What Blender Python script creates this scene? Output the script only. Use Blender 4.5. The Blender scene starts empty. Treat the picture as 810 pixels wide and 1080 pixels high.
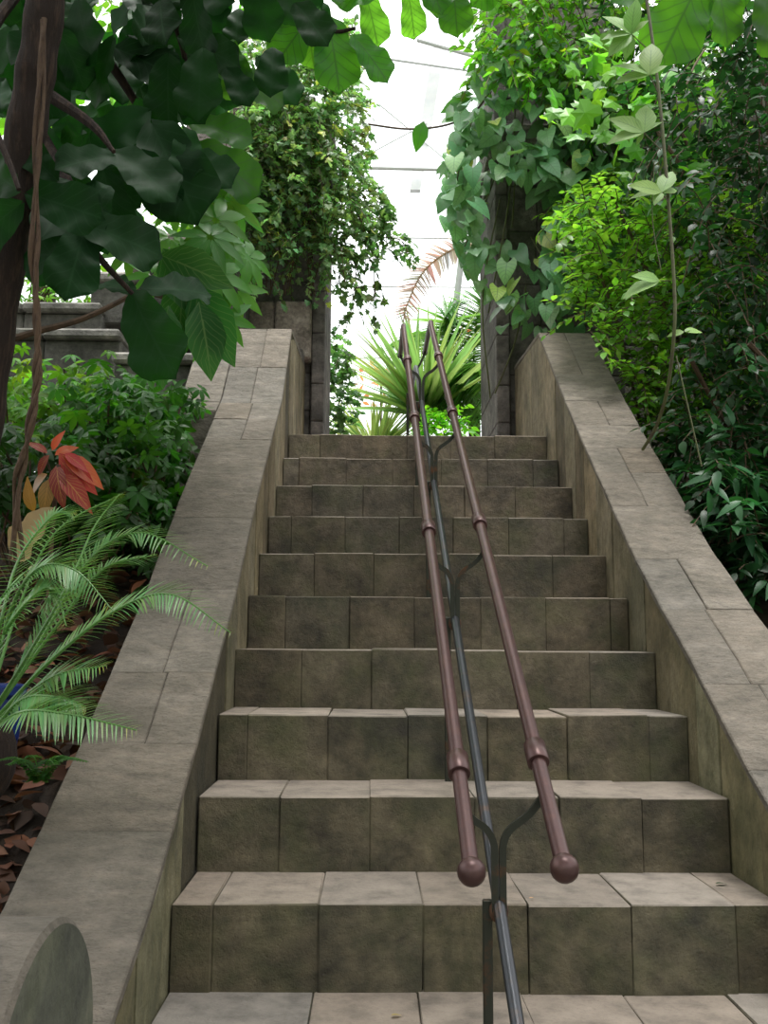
import bpy, math, random
import numpy as np
from mathutils import Vector, Matrix
PI = math.pi
S = 1.5                       # metres per drawing unit
rng = np.random.default_rng(7)
random.seed(7)
sc = bpy.context.scene
COL = sc.collection

# ------------------------------------------------------------------ camera model (used to measure where things stand)
FPX, YAW, PIT, ROLL = 992.61, 0.0141872, 0.1389640, 0.0058624
CAM = np.array([-0.21698, -1.93182, 0.50684])
RISE, RUN = 0.16307, 0.26190
SL = RISE / RUN
def cam_axes():
    cy, sy, cp, sp = math.cos(YAW), math.sin(YAW), math.cos(PIT), math.sin(PIT)
    fwd = np.array([sy*cp, cy*cp, sp]); right = np.array([cy, -sy, 0.0]); up = np.cross(right, fwd)
    cr, sr = math.cos(ROLL), math.sin(ROLL)
    return cr*right + sr*up, -sr*right + cr*up, fwd
RI, UP, FW = cam_axes()
def at(px, py, Y):            # the point at depth Y seen at a pixel of the photograph
    d = FW + RI*(px-405)/FPX - UP*(py-540)/FPX
    return CAM + d*(Y-CAM[1])/d[1]
def on_x(px, py, X):
    d = FW + RI*(px-405)/FPX - UP*(py-540)/FPX
    return CAM + d*(X-CAM[0])/d[0]

# ------------------------------------------------------------------ object helpers
def make_mesh(name, V, F, mat, parent=None, tint=None, uv=None, smooth=False, mats=None):
    V = np.asarray(V, dtype=float)*S
    o_loc = np.zeros(3)
    me = bpy.data.meshes.new(name)
    me.from_pydata(V.tolist(), [], F if isinstance(F, list) else F.tolist())
    if tint is not None:
        a = me.color_attributes.new('tint', 'FLOAT_COLOR', 'POINT')
        t = np.ones((len(V), 4)); t[:, :3] = tint
        a.data.foreach_set('color', t.ravel())
    if uv is not None:
        l = me.uv_layers.new(name='UVMap')
        idx = np.zeros(len(me.loops), dtype=np.int32); me.loops.foreach_get('vertex_index', idx)
        l.data.foreach_set('uv', np.asarray(uv, dtype=float)[idx].ravel())
    if smooth:
        me.polygons.foreach_set('use_smooth', np.ones(len(me.polygons), dtype=bool))
    me.materials.append(mat)
    if smooth and len(me.polygons) < 6000: me.set_sharp_from_angle(angle=math.radians(38))
    me.update()
    o = bpy.data.objects.new(name, me); COL.objects.link(o)
    if parent is not None:
        o.parent = parent
        r = parent
        L = Vector((0, 0, 0))
        while r is not None:
            L += r.location; r = r.parent
        me.transform(Matrix.Translation(-L))
    return o
def tag(o, label, cat, group=None, kind=None):
    o['label'] = label; o['category'] = cat
    if group: o['group'] = group
    if kind: o['kind'] = kind
    return o
def thing(name, loc, label, cat, group=None):
    o = bpy.data.objects.new(name, None); COL.objects.link(o)
    o.location = Vector([float(c)*S for c in loc]); o.empty_display_size = .1
    return tag(o, label, cat, group)

class MB:
    """collects geometry for ONE mesh"""
    def __init__(s): s.V = []; s.F = []; s.T = []; s.U = []; s.n = 0
    def add(s, V, F, tint=(1, 1, 1), uv=None):
        V = np.asarray(V, dtype=float); n = len(V)
        s.V.append(V)
        for f in F: s.F.append([int(i)+s.n for i in f])
        t = np.asarray(tint, dtype=float)
        s.T.append(np.tile(t, (n, 1)) if t.ndim == 1 else t)
        s.U.append(np.zeros((n, 2)) if uv is None else np.asarray(uv, dtype=float))
        s.n += n
    def build(s, name, mat, parent=None, smooth=False):
        return make_mesh(name, np.concatenate(s.V), s.F, mat, parent, np.concatenate(s.T), np.concatenate(s.U), smooth)
    def tube(s, pts, rad, n=10, tint=(1, 1, 1), caps=True):
        pts = np.asarray(pts, dtype=float); m = len(pts)
        rad = np.full(m, rad) if np.isscalar(rad) else np.asarray(rad, dtype=float)
        T = np.gradient(pts, axis=0); T /= np.linalg.norm(T, axis=1)[:, None] + 1e-12
        ref = np.array([0, 0, 1.0]) if abs(T[0][2]) < .9 else np.array([1.0, 0, 0])
        N = np.cross(T[0], ref); N /= np.linalg.norm(N)
        V = []; U = []
        ang = np.arange(n)*2*PI/n
        for i in range(m):
            N = N - T[i]*(N@T[i]); N /= np.linalg.norm(N)
            B = np.cross(T[i], N)
            V.append(pts[i] + rad[i]*(np.cos(ang)[:, None]*N + np.sin(ang)[:, None]*B))
            U.append(np.c_[np.arange(n)/n, np.full(n, i/m)])
        F = []
        for i in range(m-1):
            for j in range(n):
                a = i*n+j; b = i*n+(j+1) % n
                F.append((a, b, b+n, a+n))
        if caps: F.append(tuple(range(n))[::-1]); F.append(tuple(range((m-1)*n, m*n)))
        s.add(np.concatenate(V), F, tint, np.concatenate(U))
    def box(s, lo, hi, b=.004, tint=(1, 1, 1), jit=0.0):
        """box with bevelled edges; lo/hi corners"""
        lo = np.asarray(lo, float); hi = np.asarray(hi, float)
        b = min(b, *(0.45*(hi-lo)))
        V = []; key = {}
        for sx in (0, 1):
            for sy in (0, 1):
                for sz in (0, 1):
                    c = np.array([(lo, hi)[sx][0], (lo, hi)[sy][1], (lo, hi)[sz][2]])
                    d = np.array([1-2*sx, 1-2*sy, 1-2*sz])*b
                    for ax in range(3):      # vertex lying on face 'ax'
                        p = c.copy()
                        for k in range(3):
                            if k != ax: p[k] += d[k]
                        key[(sx, sy, sz, ax)] = len(V); V.append(p)
        if jit: V = [v + rng.normal(0, jit, 3) for v in V]
        K = lambda *a: key[a]
        F = []
        for ax in range(3):
            for sd in (0, 1):
                o = [k for k in range(3) if k != ax]; q = []
                for a, c in ((0, 0), (1, 0), (1, 1), (0, 1)):
                    t = [0, 0, 0]; t[ax] = sd; t[o[0]] = a; t[o[1]] = c; q.append(K(*t, ax))
                F.append(q)
        for ax in range(3):                  # edges along ax
            o = [k for k in range(3) if k != ax]
            for a in (0, 1):
                for c in (0, 1):
                    t0 = [0, 0, 0]; t1 = [0, 0, 0]
                    t0[ax] = 0; t1[ax] = 1
                    t0[o[0]] = t1[o[0]] = a; t0[o[1]] = t1[o[1]] = c
                    F.append([K(*t0, o[0]), K(*t1, o[0]), K(*t1, o[1]), K(*t0, o[1])])
        for sx in (0, 1):
            for sy in (0, 1):
                for sz in (0, 1): F.append([K(sx, sy, sz, 0), K(sx, sy, sz, 1), K(sx, sy, sz, 2)])
        V = np.array(V); cen = V.mean(0)
        G = []
        for f in F:                          # outward winding
            p = V[f]; nrm = np.cross(p[1]-p[0], p[2]-p[0])
            G.append(f if nrm@(p.mean(0)-cen) > 0 else f[::-1])
        s.add(V, G, tint)
    def hexa(s, P, tint=(1, 1, 1)):
        """8 corners: bottom 4 then top 4, same order round"""
        P = np.asarray(P, float); cen = P.mean(0); G = []
        for f in ([0, 1, 2, 3], [4, 5, 6, 7], [0, 1, 5, 4], [1, 2, 6, 5], [2, 3, 7, 6], [3, 0, 4, 7]):
            p = P[f]; nrm = np.cross(p[1]-p[0], p[2]-p[0])
            G.append(f if nrm@(p.mean(0)-cen) > 0 else f[::-1])
        s.add(P, G, tint)
    def sphere(s, c, r, nu=20, nv=12, tint=(1, 1, 1), sc=(1, 1, 1)):
        V = []; F = []
        for i in range(nv+1):
            a = PI*i/nv
            for j in range(nu):
                b = 2*PI*j/nu
                V.append((c[0]+r*sc[0]*math.sin(a)*math.cos(b), c[1]+r*sc[1]*math.sin(a)*math.sin(b), c[2]+r*sc[2]*math.cos(a)))
        for i in range(nv):
            for j in range(nu):
                a = i*nu+j; b = i*nu+(j+1) % nu
                F.append((a, a+nu, b+nu, b))
        s.add(V, F, tint)
    def inst(s, tmpl, M, tints):
        """many copies of a template: M (n,3,4)"""
        TV, TF, TU = tmpl
        n = len(M); k = len(TV)
        if n == 0: return
        W = np.einsum('nij,kj->nki', M[:, :, :3], TV) + M[:, None, :, 3]
        s.V.append(W.reshape(-1, 3))
        base = s.n
        for i in range(n):
            o = base + i*k
            for f in TF: s.F.append([a+o for a in f])
        s.T.append(np.repeat(np.asarray(tints), k, axis=0))
        s.U.append(np.tile(TU, (n, 1)))
        s.n += n*k

def smooth_path(pts, n=8):
    P = np.asarray(pts, float)
    if len(P) < 3: return np.array([P[0]+(P[-1]-P[0])*i/n for i in range(n+1)])
    Q = np.vstack([2*P[0]-P[1], P, 2*P[-1]-P[-2]]); out = []
    for i in range(1, len(Q)-2):
        for t in np.arange(n)/n:
            a, b, c, d = Q[i-1], Q[i], Q[i+1], Q[i+2]
            out.append(.5*((2*b)+(-a+c)*t+(2*a-5*b+4*c-d)*t*t+(-a+3*b-3*c+d)*t**3))
    out.append(P[-1]); return np.array(out)

# ------------------------------------------------------------------ materials
def nodes(name):
    m = bpy.data.materials.new(name); m.use_nodes = True
    nt = m.node_tree; nt.nodes.clear()
    out = nt.nodes.new('ShaderNodeOutputMaterial')
    return m, nt, out
def N(nt, typ, **kw):
    n = nt.nodes.new(typ)
    for k, v in kw.items():
        if k.startswith('i_'):
            key = k[2:]; key = int(key) if key.isdigit() else key.replace('_', ' ')
            n.inputs[key].default_value = v
        else: setattr(n, k, v)
    return n
def lin(c):
    return tuple(((x/255)/12.92 if x/255 <= .04045 else ((x/255+.055)/1.055)**2.4) for x in c)
def c4(c): return (*lin(c), 1.0)
def ramp(nt, src, stops):
    r = N(nt, 'ShaderNodeValToRGB'); e = r.color_ramp.elements
    while len(e) < len(stops): e.new(.5)
    for i, (p, c) in enumerate(stops):
        e[i].position = p; e[i].color = c if len(c) == 4 else (*c, 1)
    nt.links.new(src, r.inputs[0]); return r.outputs[0]
def mix(nt, a, b, f, mode='MIX'):
    m = N(nt, 'ShaderNodeMix', data_type='RGBA', blend_type=mode)
    for sock, v in ((m.inputs[6], a), (m.inputs[7], b), (m.inputs[0], f)):
        if hasattr(v, 'node'): nt.links.new(v, sock)
        else: sock.default_value = v
    return m.outputs[2]
def noise(nt, co, scale, detail=4, rough=.55, dist=0):
    n = N(nt, 'ShaderNodeTexNoise'); n.inputs['Scale'].default_value = scale
    n.inputs['Detail'].default_value = detail; n.inputs['Roughness'].default_value = rough
    n.inputs['Distortion'].default_value = dist
    nt.links.new(co, n.inputs['Vector']); return n.outputs['Fac']

def stone(name, base, dark, light, moss=0.0, stretch=(1, 1, 1), bump=.5, rough=.85, sc_=1.0, upcol=None, con=.85, low_tint=None):
    m, nt, out = nodes(name); L = nt.links.new
    geo = N(nt, 'ShaderNodeNewGeometry')
    mp = N(nt, 'ShaderNodeMapping'); mp.inputs['Scale'].default_value = stretch
    L(geo.outputs['Position'], mp.inputs[0]); co = mp.outputs[0]
    n1 = noise(nt, co, 3.6*sc_, 7, .66); n2 = noise(nt, co, 14*sc_, 8, .7); n3 = noise(nt, co, 60*sc_, 4, .7)
    c = ramp(nt, n1, [(.3, c4(dark)), (.52, c4(base)), (.74, c4(light))])
    c2 = ramp(nt, n2, [(.3, (.42, .42, .42, 1)), (.52, (1, 1, 1, 1)), (.72, (1.4, 1.36, 1.3, 1))])
    c = mix(nt, c, c2, con, 'MULTIPLY')
    c3 = ramp(nt, n3, [(.25, (.6, .6, .6, 1)), (.5, (1, 1, 1, 1))])
    c = mix(nt, c, c3, .6, 'MULTIPLY')
    if low_tint:      # the lower courses are tinted darker and greener
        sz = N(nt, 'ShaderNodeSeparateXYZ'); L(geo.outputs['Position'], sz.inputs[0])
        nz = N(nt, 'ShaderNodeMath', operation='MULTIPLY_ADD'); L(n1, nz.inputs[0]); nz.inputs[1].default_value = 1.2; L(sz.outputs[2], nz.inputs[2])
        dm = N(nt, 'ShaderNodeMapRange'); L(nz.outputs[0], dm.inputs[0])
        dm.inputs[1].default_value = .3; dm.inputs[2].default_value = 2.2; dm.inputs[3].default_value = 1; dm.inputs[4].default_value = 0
        c = mix(nt, c, mix(nt, c, (*low_tint, 1), 1.0, 'MULTIPLY'), dm.outputs[0])
    if moss:
        nm = noise(nt, co, 4.5*sc_, 7, .65, .4)
        mm = ramp(nt, nm, [(.46, (0, 0, 0, 1)), (.68, (1, 1, 1, 1))])
        mf = N(nt, 'ShaderNodeMath', operation='MULTIPLY'); L(mm, mf.inputs[0]); mf.inputs[1].default_value = moss
        c = mix(nt, c, c4((74, 80, 46)), mf.outputs[0])
        nd = noise(nt, co, 2.2*sc_, 5, .6, .2)
        md = ramp(nt, nd, [(.56, (0, 0, 0, 1)), (.74, (1, 1, 1, 1))])
        mf2 = N(nt, 'ShaderNodeMath', operation='MULTIPLY'); L(md, mf2.inputs[0]); mf2.inputs[1].default_value = .75
        c = mix(nt, c, c4((38, 38, 36)), mf2.outputs[0])
    if upcol is not None:      # up-facing faces take a paler tan
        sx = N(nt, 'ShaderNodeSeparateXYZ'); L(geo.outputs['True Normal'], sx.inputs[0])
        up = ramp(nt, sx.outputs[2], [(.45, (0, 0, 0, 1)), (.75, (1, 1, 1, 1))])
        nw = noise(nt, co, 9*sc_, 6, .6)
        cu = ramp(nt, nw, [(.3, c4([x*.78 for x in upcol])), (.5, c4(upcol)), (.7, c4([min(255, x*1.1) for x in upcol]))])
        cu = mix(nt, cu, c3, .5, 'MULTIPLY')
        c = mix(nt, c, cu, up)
    at_ = N(nt, 'ShaderNodeAttribute', attribute_name='tint')
    c = mix(nt, c, at_.outputs['Color'], 1.0, 'MULTIPLY')
    p = N(nt, 'ShaderNodeBsdfPrincipled'); p.inputs['Roughness'].default_value = rough
    L(c, p.inputs['Base Color'])
    vo = N(nt, 'ShaderNodeTexVoronoi'); vo.inputs['Scale'].default_value = 45*sc_; L(co, vo.inputs['Vector'])
    pit = ramp(nt, vo.outputs['Distance'], [(.0, (0, 0, 0, 1)), (.22, (1, 1, 1, 1))])
    nn = noise(nt, co, 10*sc_, 10, .72)
    h1 = N(nt, 'ShaderNodeMath', operation='MULTIPLY_ADD'); L(pit, h1.inputs[0]); h1.inputs[1].default_value = .12; L(nn, h1.inputs[2])
    b = N(nt, 'ShaderNodeBump'); b.inputs['Strength'].default_value = bump; b.inputs['Distance'].default_value = .03
    L(h1.outputs[0], b.inputs['Height']); L(b.outputs[0], p.inputs['Normal'])
    L(p.outputs[0], out.inputs[0]); return m

def leafmat(name, col, trans, rough=.42, tf=.42, veins=0, vcol=None, spec=.5, under=None):
    m, nt, out = nodes(name); L = nt.links.new
    at_ = N(nt, 'ShaderNodeAttribute', attribute_name='tint')
    geo = N(nt, 'ShaderNodeNewGeometry')
    n1 = noise(nt, geo.outputs['Position'], 6, 3)
    v = ramp(nt, n1, [(.3, (.75, .75, .75, 1)), (.7, (1.2, 1.2, 1.2, 1))])
    c = mix(nt, c4(col), at_.outputs['Color'], 1.0, 'MULTIPLY'); c = mix(nt, c, v, 1.0, 'MULTIPLY')
    t = mix(nt, c4(trans), at_.outputs['Color'], 1.0, 'MULTIPLY')
    if veins:
        uv = N(nt, 'ShaderNodeUVMap'); sx = N(nt, 'ShaderNodeSeparateXYZ'); L(uv.outputs[0], sx.inputs[0])
        au = N(nt, 'ShaderNodeMath', operation='ABSOLUTE'); L(sx.outputs[0], au.inputs[0])
        k = N(nt, 'ShaderNodeMath', operation='MULTIPLY_ADD'); L(au.outputs[0], k.inputs[0]); k.inputs[1].default_value = -.33; L(sx.outputs[1], k.inputs[2])
        k2 = N(nt, 'ShaderNodeMath', operation='MULTIPLY'); L(k.outputs[0], k2.inputs[0]); k2.inputs[1].default_value = veins
        fr = N(nt, 'ShaderNodeMath', operation='PINGPONG'); L(k2.outputs[0], fr.inputs[0]); fr.inputs[1].default_value = .5
        side = ramp(nt, fr.outputs[0], [(.0, (1, 1, 1, 1)), (.10, (0, 0, 0, 1))])
        mid = ramp(nt, au.outputs[0], [(.02, (1, 1, 1, 1)), (.07, (0, 0, 0, 1))])
        vm = mix(nt, side, mid, 1.0, 'LIGHTEN')
        vf = N(nt, 'ShaderNodeMath', operation='MULTIPLY'); L(vm, vf.inputs[0]); vf.inputs[1].default_value = .65
        c = mix(nt, c, c4(vcol or (120, 150, 90)), vf.outputs[0])
        t = mix(nt, t, (.02, .06, .01, 1), vf.outputs[0])
    p = N(nt, 'ShaderNodeBsdfPrincipled'); p.inputs['Roughness'].default_value = rough
    p.inputs['Specular IOR Level'].default_value = spec
    L(c, p.inputs['Base Color'])
    tr = N(nt, 'ShaderNodeBsdfTranslucent'); L(t, tr.inputs[0])
    mx = N(nt, 'ShaderNodeMixShader'); mx.inputs[0].default_value = tf
    L(p.outputs[0], mx.inputs[1]); L(tr.outputs[0], mx.inputs[2]); L(mx.outputs[0], out.inputs[0])
    return m
def plain(name, col, rough=.5, metal=0, nscale=0, ncol=None, bump=0, spec=.5, nlo=.45, nhi=.65, stretch=None):
    m, nt, out = nodes(name); L = nt.links.new
    p = N(nt, 'ShaderNodeBsdfPrincipled'); p.inputs['Roughness'].default_value = rough
    p.inputs['Metallic'].default_value = metal; p.inputs['Base Color'].default_value = c4(col)
    p.inputs['Specular IOR Level'].default_value = spec
    if nscale:
        geo = N(nt, 'ShaderNodeNewGeometry'); co = geo.outputs['Position']
        if stretch:
            mp = N(nt, 'ShaderNodeMapping'); mp.inputs['Scale'].default_value = stretch; L(co, mp.inputs[0]); co = mp.outputs[0]
        f = noise(nt, co, nscale, 8, .65)
        g = ramp(nt, f, [(nlo, (0, 0, 0, 1)), (nhi, (1, 1, 1, 1))])
        L(mix(nt, c4(col), c4(ncol or col), g), p.inputs['Base Color'])
        if bump:
            b = N(nt, 'ShaderNodeBump'); b.inputs['Strength'].default_value = bump; b.inputs['Distance'].default_value = .02
            L(f, b.inputs['Height']); L(b.outputs[0], p.inputs['Normal'])
    L(p.outputs[0], out.inputs[0]); return m

M_STEP = stone('step_stone', (96, 87, 74), (58, 53, 46), (118, 107, 92), moss=.46, low_tint=(.84, .88, .74), bump=.55, upcol=(134, 124, 113))
M_COPE = stone('coping_stone', (124, 116, 105), (106, 100, 89), (142, 134, 123), moss=.0, stretch=(1, 1.7, 1.7), bump=1.2, con=.6)
M_CHEEK = stone('cheek_stone', (134, 122, 98), (98, 90, 70), (156, 144, 122), moss=.24, stretch=(1.4, 1.4, 1), bump=.9, con=.6, low_tint=(.68, .76, .62))
M_PIER = stone('pier_stone', (116, 110, 108), (74, 70, 68), (150, 142, 138), moss=.05, bump=.8)
M_ROUGH = stone('hammered_stone', (146, 137, 130), (84, 76, 70), (186, 176, 168), bump=1.0, sc_=2.2)
M_TERR = stone('terrace_stone', (120, 118, 112), (70, 68, 64), (160, 156, 150), moss=.25, bump=.7)
M_DISC = stone('scroll_face_stone', (84, 86, 74), (62, 64, 56), (100, 100, 86), moss=.35, bump=.4)
M_SOIL = plain('soil', (40, 32, 26), .95, 0, 9, (66, 52, 40), 1.0)
M_RAIL = plain('brown_painted_steel', (76, 54, 53), .34, .4, 24, (86, 60, 56), .03)
M_PIPE = plain('worn_steel_pipe', (66, 68, 72), .34, .75, 14, (96, 76, 62), .08, nlo=.55, nhi=.75)
M_IRON = plain('blackened_flat_iron', (52, 54, 46), .5, .5, 16, (98, 62, 38), .1, nlo=.56, nhi=.74)
M_RUST = plain('rusty_weld', (84, 56, 38), .8, .2, 40, (58, 44, 36), .4)
M_BARK = plain('dark_bark', (44, 32, 28), .95, 0, 12, (86, 66, 54), 1.0, nlo=.5, nhi=.75, stretch=(3, 3, .5))
M_ROOT = plain('fibrous_root', (98, 76, 58), .9, 0, 30, (72, 52, 40), 1.0, stretch=(3, 3, .5))
M_TWIG = plain('green_twig', (86, 92, 52), .6, 0, 20, (70, 60, 44))
M_TWIGB = plain('brown_twig', (92, 72, 54), .8, 0, 20, (60, 46, 38))
M_FRAME = plain('white_painted_steel', (248, 250, 252), .5, 0, 6, (240, 244, 247))
M_BLUE = plain('blue_glazed_ceramic', (24, 50, 120), .3, 0, 8, (18, 34, 84), .05)

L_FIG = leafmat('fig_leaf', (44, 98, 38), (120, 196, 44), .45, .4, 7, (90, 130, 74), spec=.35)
L_FIG_SHADE = leafmat('fig_leaf_shade_tint', (24, 62, 28), (42, 104, 26), .55, .3, 7, (40, 84, 44), spec=.22)  # darker copy of the fig leaf, with canopy shade put into its colour
L_SCHEF = leafmat('umbrella_leaf', (70, 140, 56), (130, 200, 60), .36, .4, 9, (140, 180, 100))
L_PALE = leafmat('pale_umbrella_leaf', (134, 172, 92), (150, 200, 84), .5, .35, 9, (96, 140, 70))
L_BUSH = leafmat('bright_bush_leaf', (110, 172, 48), (160, 220, 60), .4, .45)
L_DARK = leafmat('dark_bush_leaf', (34, 72, 36), (50, 100, 40), .4, .3, spec=.4)
L_IVY = leafmat('ivy_leaf', (84, 116, 74), (120, 170, 80), .4, .38)
L_HEART = leafmat('heart_leaf', (112, 156, 112), (140, 200, 96), .27, .3, 6, (120, 160, 110))
L_CYC = leafmat('cycad_leaf', (100, 142, 84), (130, 186, 80), .32, .25)
L_PALM = leafmat('palm_leaf', (70, 120, 52), (140, 200, 80), .4, .42)
L_YUC = leafmat('yucca_leaf', (128, 158, 96), (160, 200, 110), .4, .4)
L_CROT = leafmat('croton_leaf', (196, 84, 66), (230, 110, 60), .38, .35, 8, (236, 170, 90))
L_DRY = leafmat('dry_leaf', (118, 84, 62), (150, 110, 70), .7, .2)
L_ORANGE = leafmat('orange_bract', (240, 180, 140), (250, 160, 100), .5, .4)

# ------------------------------------------------------------------ leaf templates (x across, y along, z up; unit length)
def strip_leaf(wf, nseg=4, cols=1, fold=.18, droop=.25, yoff=None, ripple=0):
    V = []; U = []; F = []
    nc = 2*cols+1
    for i in range(nseg+1):
        t = i/nseg
        w = wf(t)
        for j in range(-cols, cols+1):
            u = j/cols
            y = t + (yoff(t, u) if yoff else 0)
            z = fold*abs(u)*w - droop*t*t + ripple*math.sin(t*17+u*2)*abs(u)*w
            V.append((u*w, y, z)); U.append((u, t))
    for i in range(nseg):
        for j in range(nc-1):
            a = i*nc+j; F.append((a, a+1, a+1+nc, a+nc))
    return np.array(V), F, np.array(U)
T_OVAL = strip_leaf(lambda t: .27*math.sin(PI*min(1, max(0, t))**.85)+.004, 4)
T_OVAL2 = strip_leaf(lambda t: .2*math.sin(PI*t**.8)+.004, 6, droop=.4)
T_LONG = strip_leaf(lambda t: .16*math.sin(PI*t**.75)+.004, 6, droop=.35)
T_NEEDLE = strip_leaf(lambda t: .040*(1-t)**.5+.003, 3, fold=.3, droop=.15)
T_NEEDLE3 = strip_leaf(lambda t: .085*(1-t)**.6+.004, 3, fold=.2, droop=.1)
T_NEEDLE2 = strip_leaf(lambda t: .026*(1-t)**.5+.003, 3, fold=.3, droop=.3)
T_BLADE = strip_leaf(lambda t: .028*(1-t**2)+.002, 6, fold=.5, droop=.12)
T_FIG = strip_leaf(lambda t: (.13+.32*max(0, (t-.08))**.75*(1.0-.16*math.sin((t-.15)*PI*1.9)))*(max(0, 1-t**4.5)**.5)*min(1, t*9+.05)+.003,
                   14, cols=3, fold=.22, droop=.18, yoff=lambda t, u: -.05*u*u+.0, ripple=.16)
def heart_t():
    # rows: follow the outline of a heart; lobes reach back behind the petiole
    def wf(t): return .46*math.sin(PI*min(1, (t*.93+.07))**.62)**.9 + .003
    return strip_leaf(wf, 7, cols=2, fold=.16, droop=.3, yoff=lambda t, u: -.30*abs(u)**1.4*(1-t)**1.3+.0)
T_HEART = heart_t()
def ivy_t():
    out = [(0, 0), (.22, -.12), (.5, .05), (.32, .3), (.48, .55), (.2, .6), (0, 1.0), (-.2, .6), (-.48, .55), (-.32, .3), (-.5, .05), (-.22, -.12)]
    V = [(0, .35, .06)] + [(x, y, -.08*abs(x)-.1*y*y) for x, y in out]
    return np.array(V, float), [(0, i+1, (i+1) % 12+1) for i in range(12)], np.array([(0, .3)]+[(x, y) for x, y in out])
T_IVY = ivy_t()
def star_t(n, tm, spread=2*PI, tilt=-.25, stem=.08, sizes=None):
    V = []; F = []; U = []; b = 0
    for i in range(n):
        a = -spread/2 + spread*(i+.5)/n
        k = (sizes[i] if sizes else 1.0)
        c, s_ = math.cos(a), math.sin(a)
        W = tm[0]*k; ct, st = math.cos(tilt), math.sin(tilt)
        W = np.c_[W[:, 0], W[:, 1]+stem, W[:, 2]]
        W = np.c_[W[:, 0], W[:, 1]*ct - W[:, 2]*st, W[:, 1]*st + W[:, 2]*ct]
        W = np.c_[W[:, 0]*c + W[:, 1]*s_, -W[:, 0]*s_ + W[:, 1]*c, W[:, 2]]
        V.append(W); U.append(tm[2]); F += [tuple(q+b for q in f) for f in tm[1]]; b += len(W)
    return np.concatenate(V), F, np.concatenate(U)
T_STAR7 = star_t(8, T_LONG, 2*PI*.95, -.1)
T_OV3 = strip_leaf(lambda t: .2*math.sin(PI*t**.9)+.004, 4, droop=.25)
T_STAR5 = star_t(6, T_OV3, 2*PI*.85)

def frames(P, D, size, roll_sd=.6, up=(0, 0, 1)):
    """P points, D leaf directions -> (n,3,4) matrices, leaf faces as far up as possible"""
    P = np.asarray(P, float); D = np.asarray(D, float); n = len(P)
    D = D/(np.linalg.norm(D, axis=1)[:, None]+1e-9)
    u = np.tile(np.asarray(up, float), (n, 1)) + rng.normal(0, roll_sd, (n, 3))
    X = np.cross(D, u); X /= np.linalg.norm(X, axis=1)[:, None]+1e-9
    Z = np.cross(X, D)
    M = np.zeros((n, 3, 4)); size = np.asarray(size)*np.ones(n)
    M[:, :, 0] = X*size[:, None]; M[:, :, 1] = D*size[:, None]; M[:, :, 2] = Z*size[:, None]; M[:, :, 3] = P
    return M
def tints(n, base=(1, 1, 1), sd=.16, hue=.08, yellow=0):
    k = np.exp(rng.normal(0, sd, n))[:, None]
    t = np.tile(np.asarray(base, float), (n, 1))*k
    t[:, 0] *= np.exp(rng.normal(0, hue*1.6, n)); t[:, 2] *= np.exp(rng.normal(0, hue, n))
    if yellow:
        y = rng.random(n) < yellow; t[y] *= (2.2, 1.35, .8)
    return np.clip(t, .1, 3.5)
def in_poly(poly, n):
    P = np.asarray(poly, float); lo, hi = P.min(0), P.max(0); out = []
    while len(out) < n:
        q = lo+(hi-lo)*rng.random(2); c = False; j = len(P)-1
        for i in range(len(P)):
            if (P[i, 1] > q[1]) != (P[j, 1] > q[1]) and q[0] < (P[j, 0]-P[i, 0])*(q[1]-P[i, 1])/(P[j, 1]-P[i, 1])+P[i, 0]: c = not c
            j = i
        if c: out.append(q)
    return np.array(out)
def cloud(poly, y0, y1, n, xmin=None, xmax=None, zf=None):
    out = []
    while len(out) < n:
        for q in in_poly(poly, n):
            p = at(q[0], q[1], y0+(y1-y0)*rng.random())
            if xmin is not None and p[0] < xmin: continue
            if xmax is not None and p[0] > xmax: continue
            if zf is not None and not zf(p): continue
            out.append(p)
            if len(out) >= n: break
    return np.array(out)
def sprays(fol, twg, P, D, tmpl, leaf, per=7, length=.2, droop=.3, base=(1, 1, 1), sd=.2, yellow=0, tw=.0022, spread=.9, roll=.5, opposite=False, hue=.08):
    """each spray: a short arching twig from P along D with leaves alternating along it"""
    LP = []; LD = []; LS = []; T = []
    for p, d in zip(P, D):
        d = d/np.linalg.norm(d)
        side = np.cross(d, (0, 0, 1.0)); side /= np.linalg.norm(side)+1e-6
        L_ = length*(.6+.7*rng.random()); pts = []
        bk = np.exp(rng.normal(0, sd))
        for i in range(per+1):
            t = i/per
            q = p + d*L_*t + np.array([0, 0, -1.0])*droop*L_*t*t
            pts.append(q)
            tan = d + np.array([0, 0, -2.0])*droop*t
            if i == per: dirs = [tan]
            elif i == 0: dirs = []
            elif opposite: dirs = [tan*.5+side*spread, tan*.5-side*spread]
            else: dirs = [tan*.6+side*spread*(1 if i % 2 else -1)]
            for dd in dirs:
                LP.append(q); LD.append(dd+rng.normal(0, .22, 3)); LS.append(leaf*(.65+.6*rng.random())); T.append(bk)
        if twg is not None: twg.tube(np.array(pts[::max(1, per//3)]), tw, 4, caps=False)
    LP = np.array(LP); n = len(LP)
    fol.inst(tmpl, frames(LP, np.array(LD), np.array(LS), roll), tints(n, base, .12, hue, yellow)*np.array(T)[:, None])
def rand_dirs(n, bias=(0, 0, .3), sd=1.0):
    return rng.normal(0, sd, (n, 3))+np.asarray(bias, float)

# ================================================================== SETTING
def struct(o): o['kind'] = 'structure'; return o
mb = MB(); mb.box((-14, -9, -5*RISE-.3), (14, -4*RUN, -5*RISE), .01); struct(mb.build('floor', M_TERR))

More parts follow.
